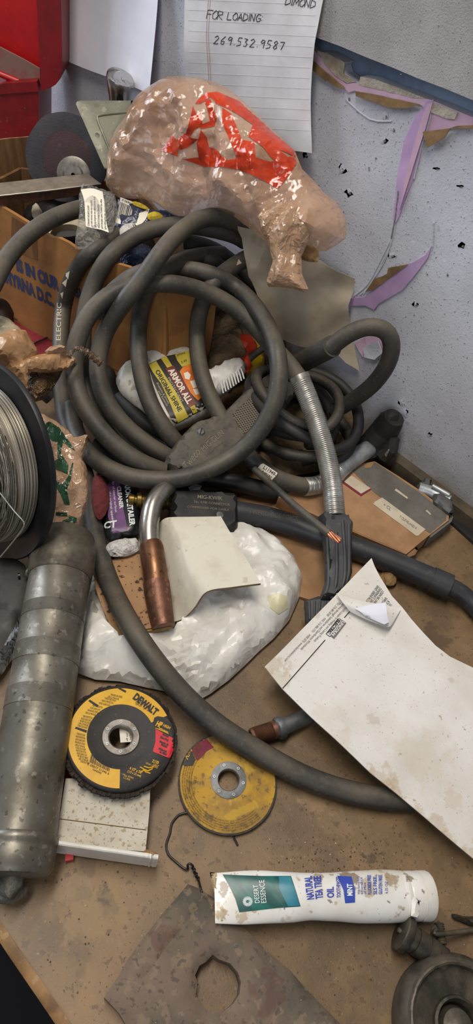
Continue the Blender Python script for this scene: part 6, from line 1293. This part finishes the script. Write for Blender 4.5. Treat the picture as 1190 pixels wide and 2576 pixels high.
# ================================================================== pivot clamp, ring, twigs
BC = thing('pivot_bolt', 'oily dark steel pivot bolt with round head and threaded cross rod', 'bolt')
e0, e1 = P(1010, 2344, 20), P(1118, 2418, 14); ln = (e1 - e0).length; M = frame(e0, e1 - e0, V((0, 0, 1))); w = MB()
lathe(w, M, [(.002, -.001), (.0145, -.001), (.0155, 0), (.0155, .0055), (.0148, .0065), (.011, .0068)], 48); link('head', w, 'dark_iron', BC)
w = MB(); lathe(w, M, [(.011, .006), (.0112, .012), (.0102, .0124), (.0102, .0136), (.0115, .014), (.0115, .024), (.0105, .0245), (.0105, .0255), (.0115, .026), (.0115, .034), (.0108, .0345), (.0108, ln * .98), (.009, ln), (.001, ln)], 40); link('shank', w, 'dark_iron', BC, angle=30)
w = MB(); lathe(w, M, [(.0003, -.004), (.0022, -.0035), (.0024, -.0008)], 16); link('centre_pin', w, 'iron_edge', BC)
def threaded(pa, pb, r, n):
    ln = (pb - pa).length; M = frame(pa, pb - pa, V((0, 0, 1))); w = MB(); lathe(w, M, [(r * (1 if i % 2 else .84), ln * i / (2 * n)) for i in range(2 * n + 1)], 24); return w
link('threaded_rod', threaded(P(1104, 2322, 12), P(1112, 2376, 12), .0048, 9), 'iron_edge', BC, angle=20); link('threaded_rod', threaded(P(1108, 2412, 10), P(1110, 2440, 10), .0052, 5), 'iron_edge', BC, angle=20)
w = slab([(1082, 2340), (1086, 2330), (1104, 2315), (1118, 2334), (1110, 2346), (1092, 2352)], zplane(12), .002, .003, wd=.002, step=.003); link('wing', w, 'dark_iron', BC)
BR = thing('hook_rod', 'thin bent dark steel rod at the right edge behind the bolt', 'rod')
w = MB(); pxtube(w, [(1098, 2338, 18, 2.0), (1092, 2348, 19, 2.2), (1110, 2350, 18, 2.2), (1150, 2345, 12, 2.2), (1190, 2340, 8, 2.2), (1260, 2330, 5, 2.2)], 2.2, seg=14, step=.003); link('rod', w, 'iron_edge', BR)
crumpled('black_scrap', [(1132, 2298), (1150, 2300), (1170, 2306), (1200, 2304), (1260, 2310), (1260, 2330), (1190, 2332), (1160, 2318), (1142, 2312)], 4, .006, 'dark_iron', 'jagged black metal scrap at the right edge beside the toothpaste cap', 'scrap', amp=.006, sc=80, step=.003)
DR = thing('iron_ring', 'heavy oily black round casting at the bottom right corner', 'casting')
pr_ = plane3(P(975, 2560, 30), P(1290, 2560, 30), P(1130, 2700, 30)); cc_ = P(1132, 2585, 0); Rr = (P(975, 2570, 28) - P(1132, 2585, 28)).length
M = frame(cc_, V((0, 0, 1)), V((1, 0, 0))); w = MB()
lathe(w, M, [(Rr * .30, 0), (Rr * .96, 0), (Rr * 1.0, .004), (Rr * 1.0, .018), (Rr * .97, .026), (Rr * .90, .030), (Rr * .84, .030), (Rr * .81, .027), (Rr * .80, .020), (Rr * .42, .018), (Rr * .40, .021), (Rr * .36, .022), (Rr * .33, .016), (Rr * .30, .008)], 90, fn=lambda r, h, q: (r, h + .0006 * noise.noise(V((math.cos(q) * 6, math.sin(q) * 6, r * 200)))), caps=False, close=True); link('body', w, 'dark_iron', DR)
w = MB(); lathe(w, M, [(Rr * .26, .001), (Rr * .30, .010), (Rr * .24, .018), (Rr * .1, .022), (.0005, .023)], 40, caps=False); link('centre_boss', w, 'gun_metal_dark', DR)
w = MB(); lathe(w, M, [(Rr * .80, .0295), (Rr * .83, .0312), (Rr * .86, .0300)], 120, fn=lambda r, h, q: (r * (1 + .012 * noise.noise(V((math.cos(q) * 14, math.sin(q) * 14, 0)))), h + .0012 * noise.noise(V((math.cos(q) * 22, math.sin(q) * 22, 3)))), caps=False, close=True); link('rim_highlight', w, 'iron_edge', DR)  # the ring's edge highlight, put in as an uneven band of lighter iron
# ================================================================== grit on the bench
random.seed(21); gd, gl = MB(), MB()
ico = [(-1, 0, 0), (1, 0, 0), (0, -1, 0), (0, 1, 0), (0, 0, -1), (0, 0, 1)]; icf = [(4, 1, 3), (4, 3, 0), (4, 0, 2), (4, 2, 1), (5, 3, 1), (5, 0, 3), (5, 2, 0), (5, 1, 2)]
for i in range(900):
    px, py = random.uniform(120, 1190), random.uniform(1380, 2560)
    if random.random() < .35: px, py = random.gauss(860, 90), random.gauss(2170, 40)
    s_ = random.choice((.0003, .0004, .0005, .0008)); p = P(px, py, s_ * 500)
    if p.y < .01 or p.y > .66: continue
    (gd if random.random() < .88 else gl).add([p + V((a * s_ * random.uniform(.6, 1.6), b * s_ * random.uniform(.6, 1.6), c * s_ * .6)) for a, b, c in ico], icf)
link('bench_grit', gd, 'grit', label='dark grit and crumbs scattered over the bench top', cat='grit', kind='stuff', angle=0)
link('pale_grit', gl, 'grit_pale', label='pale wood crumbs scattered over the bench top', cat='crumbs', kind='stuff', angle=0)
# ================================================================== CAMERA, LIGHT
def under(root, child, parent):
    ps = [c for c in root.children if c.name.split('.')[0] == parent]
    if ps:
        for c in list(root.children):
            if c.name.split('.')[0] == child: c.parent = ps[0]
for a in ((BT, 'label_band', 'label'), (BT, 'label_sun', 'label'), (BT, 'label_emblem', 'label'), (BT, 'printed_words', 'label'), (BT, 'price_label', 'label'), (MG, 'screw_slot', 'screw'), (CL, 'printed_words', 'label'), (PK, 'printed_words', 'label'), (BP, 'barcode', 'label'),
          (HOSE, 'tag_print', 'paper_tag'), (SH, 'rib', 'grip'), (TT, 'cap_tab', 'cap'), (TT, 'crimp_ridge', 'crimp'), (TT, 'teal_patch', 'green_panel'), (GD, 'rivet_hole', 'hub_ring'), (FD, 'rivet_hole', 'hub_ring'), (EN, 'letter_print', 'inner_letter'), (FC, 'label_print', 'label'), (FC, 'label_border', 'label'), (MG, 'grip_pattern', 'grip_base'), (CT, 'printed_words', 'front_panel'), (CT, 'tape_strip', 'front_panel'), (SPL, 'wire_turn', 'wire_winding')): under(*a)
finish()
cam = bpy.data.cameras.new('camera'); co = bpy.data.objects.new('camera', cam); bpy.context.scene.collection.objects.link(co)
co.matrix_world = Matrix.Translation(EYE) @ RM.to_4x4(); cam.sensor_fit = 'VERTICAL'; cam.sensor_height = 24; cam.lens = FOC / 2576 * 24; cam.clip_start = .01
bpy.context.scene.camera = co
def area(name, loc, target, sx, sy, power, col):
    l = bpy.data.lights.new(name, 'AREA'); l.shape = 'RECTANGLE'; l.size = sx; l.size_y = sy; l.energy = power; l.color = col
    o = bpy.data.objects.new(name, l); bpy.context.scene.collection.objects.link(o); o.location = loc
    o.rotation_euler = (V(target) - V(loc)).to_track_quat('-Z', 'Y').to_euler()
area('ceiling_light', (-.55, .25, 1.9), (-.3, .35, 0), 1.3, .3, 26, (1, .93, .84))
area('window_light', (-2.4, -.15, .95), (-.4, .6, .1), 1.2, 1.0, 30, (.80, .87, 1))
area('doorway_light', (.9, -1.6, 1.2), (-.2, .4, 0), 1.2, 1.2, 10, (.86, .91, 1))
wd = bpy.data.worlds.new('world'); bpy.context.scene.world = wd; wd.use_nodes = True
wd.node_tree.nodes['Background'].inputs[0].default_value = (.80, .86, 1, 1); wd.node_tree.nodes['Background'].inputs[1].default_value = .12
vs_ = bpy.context.scene.view_settings; vs_.view_transform = 'Standard'; vs_.look = 'None'; vs_.gamma = 1; vs_.exposure = 0.14; vs_.use_curve_mapping = False
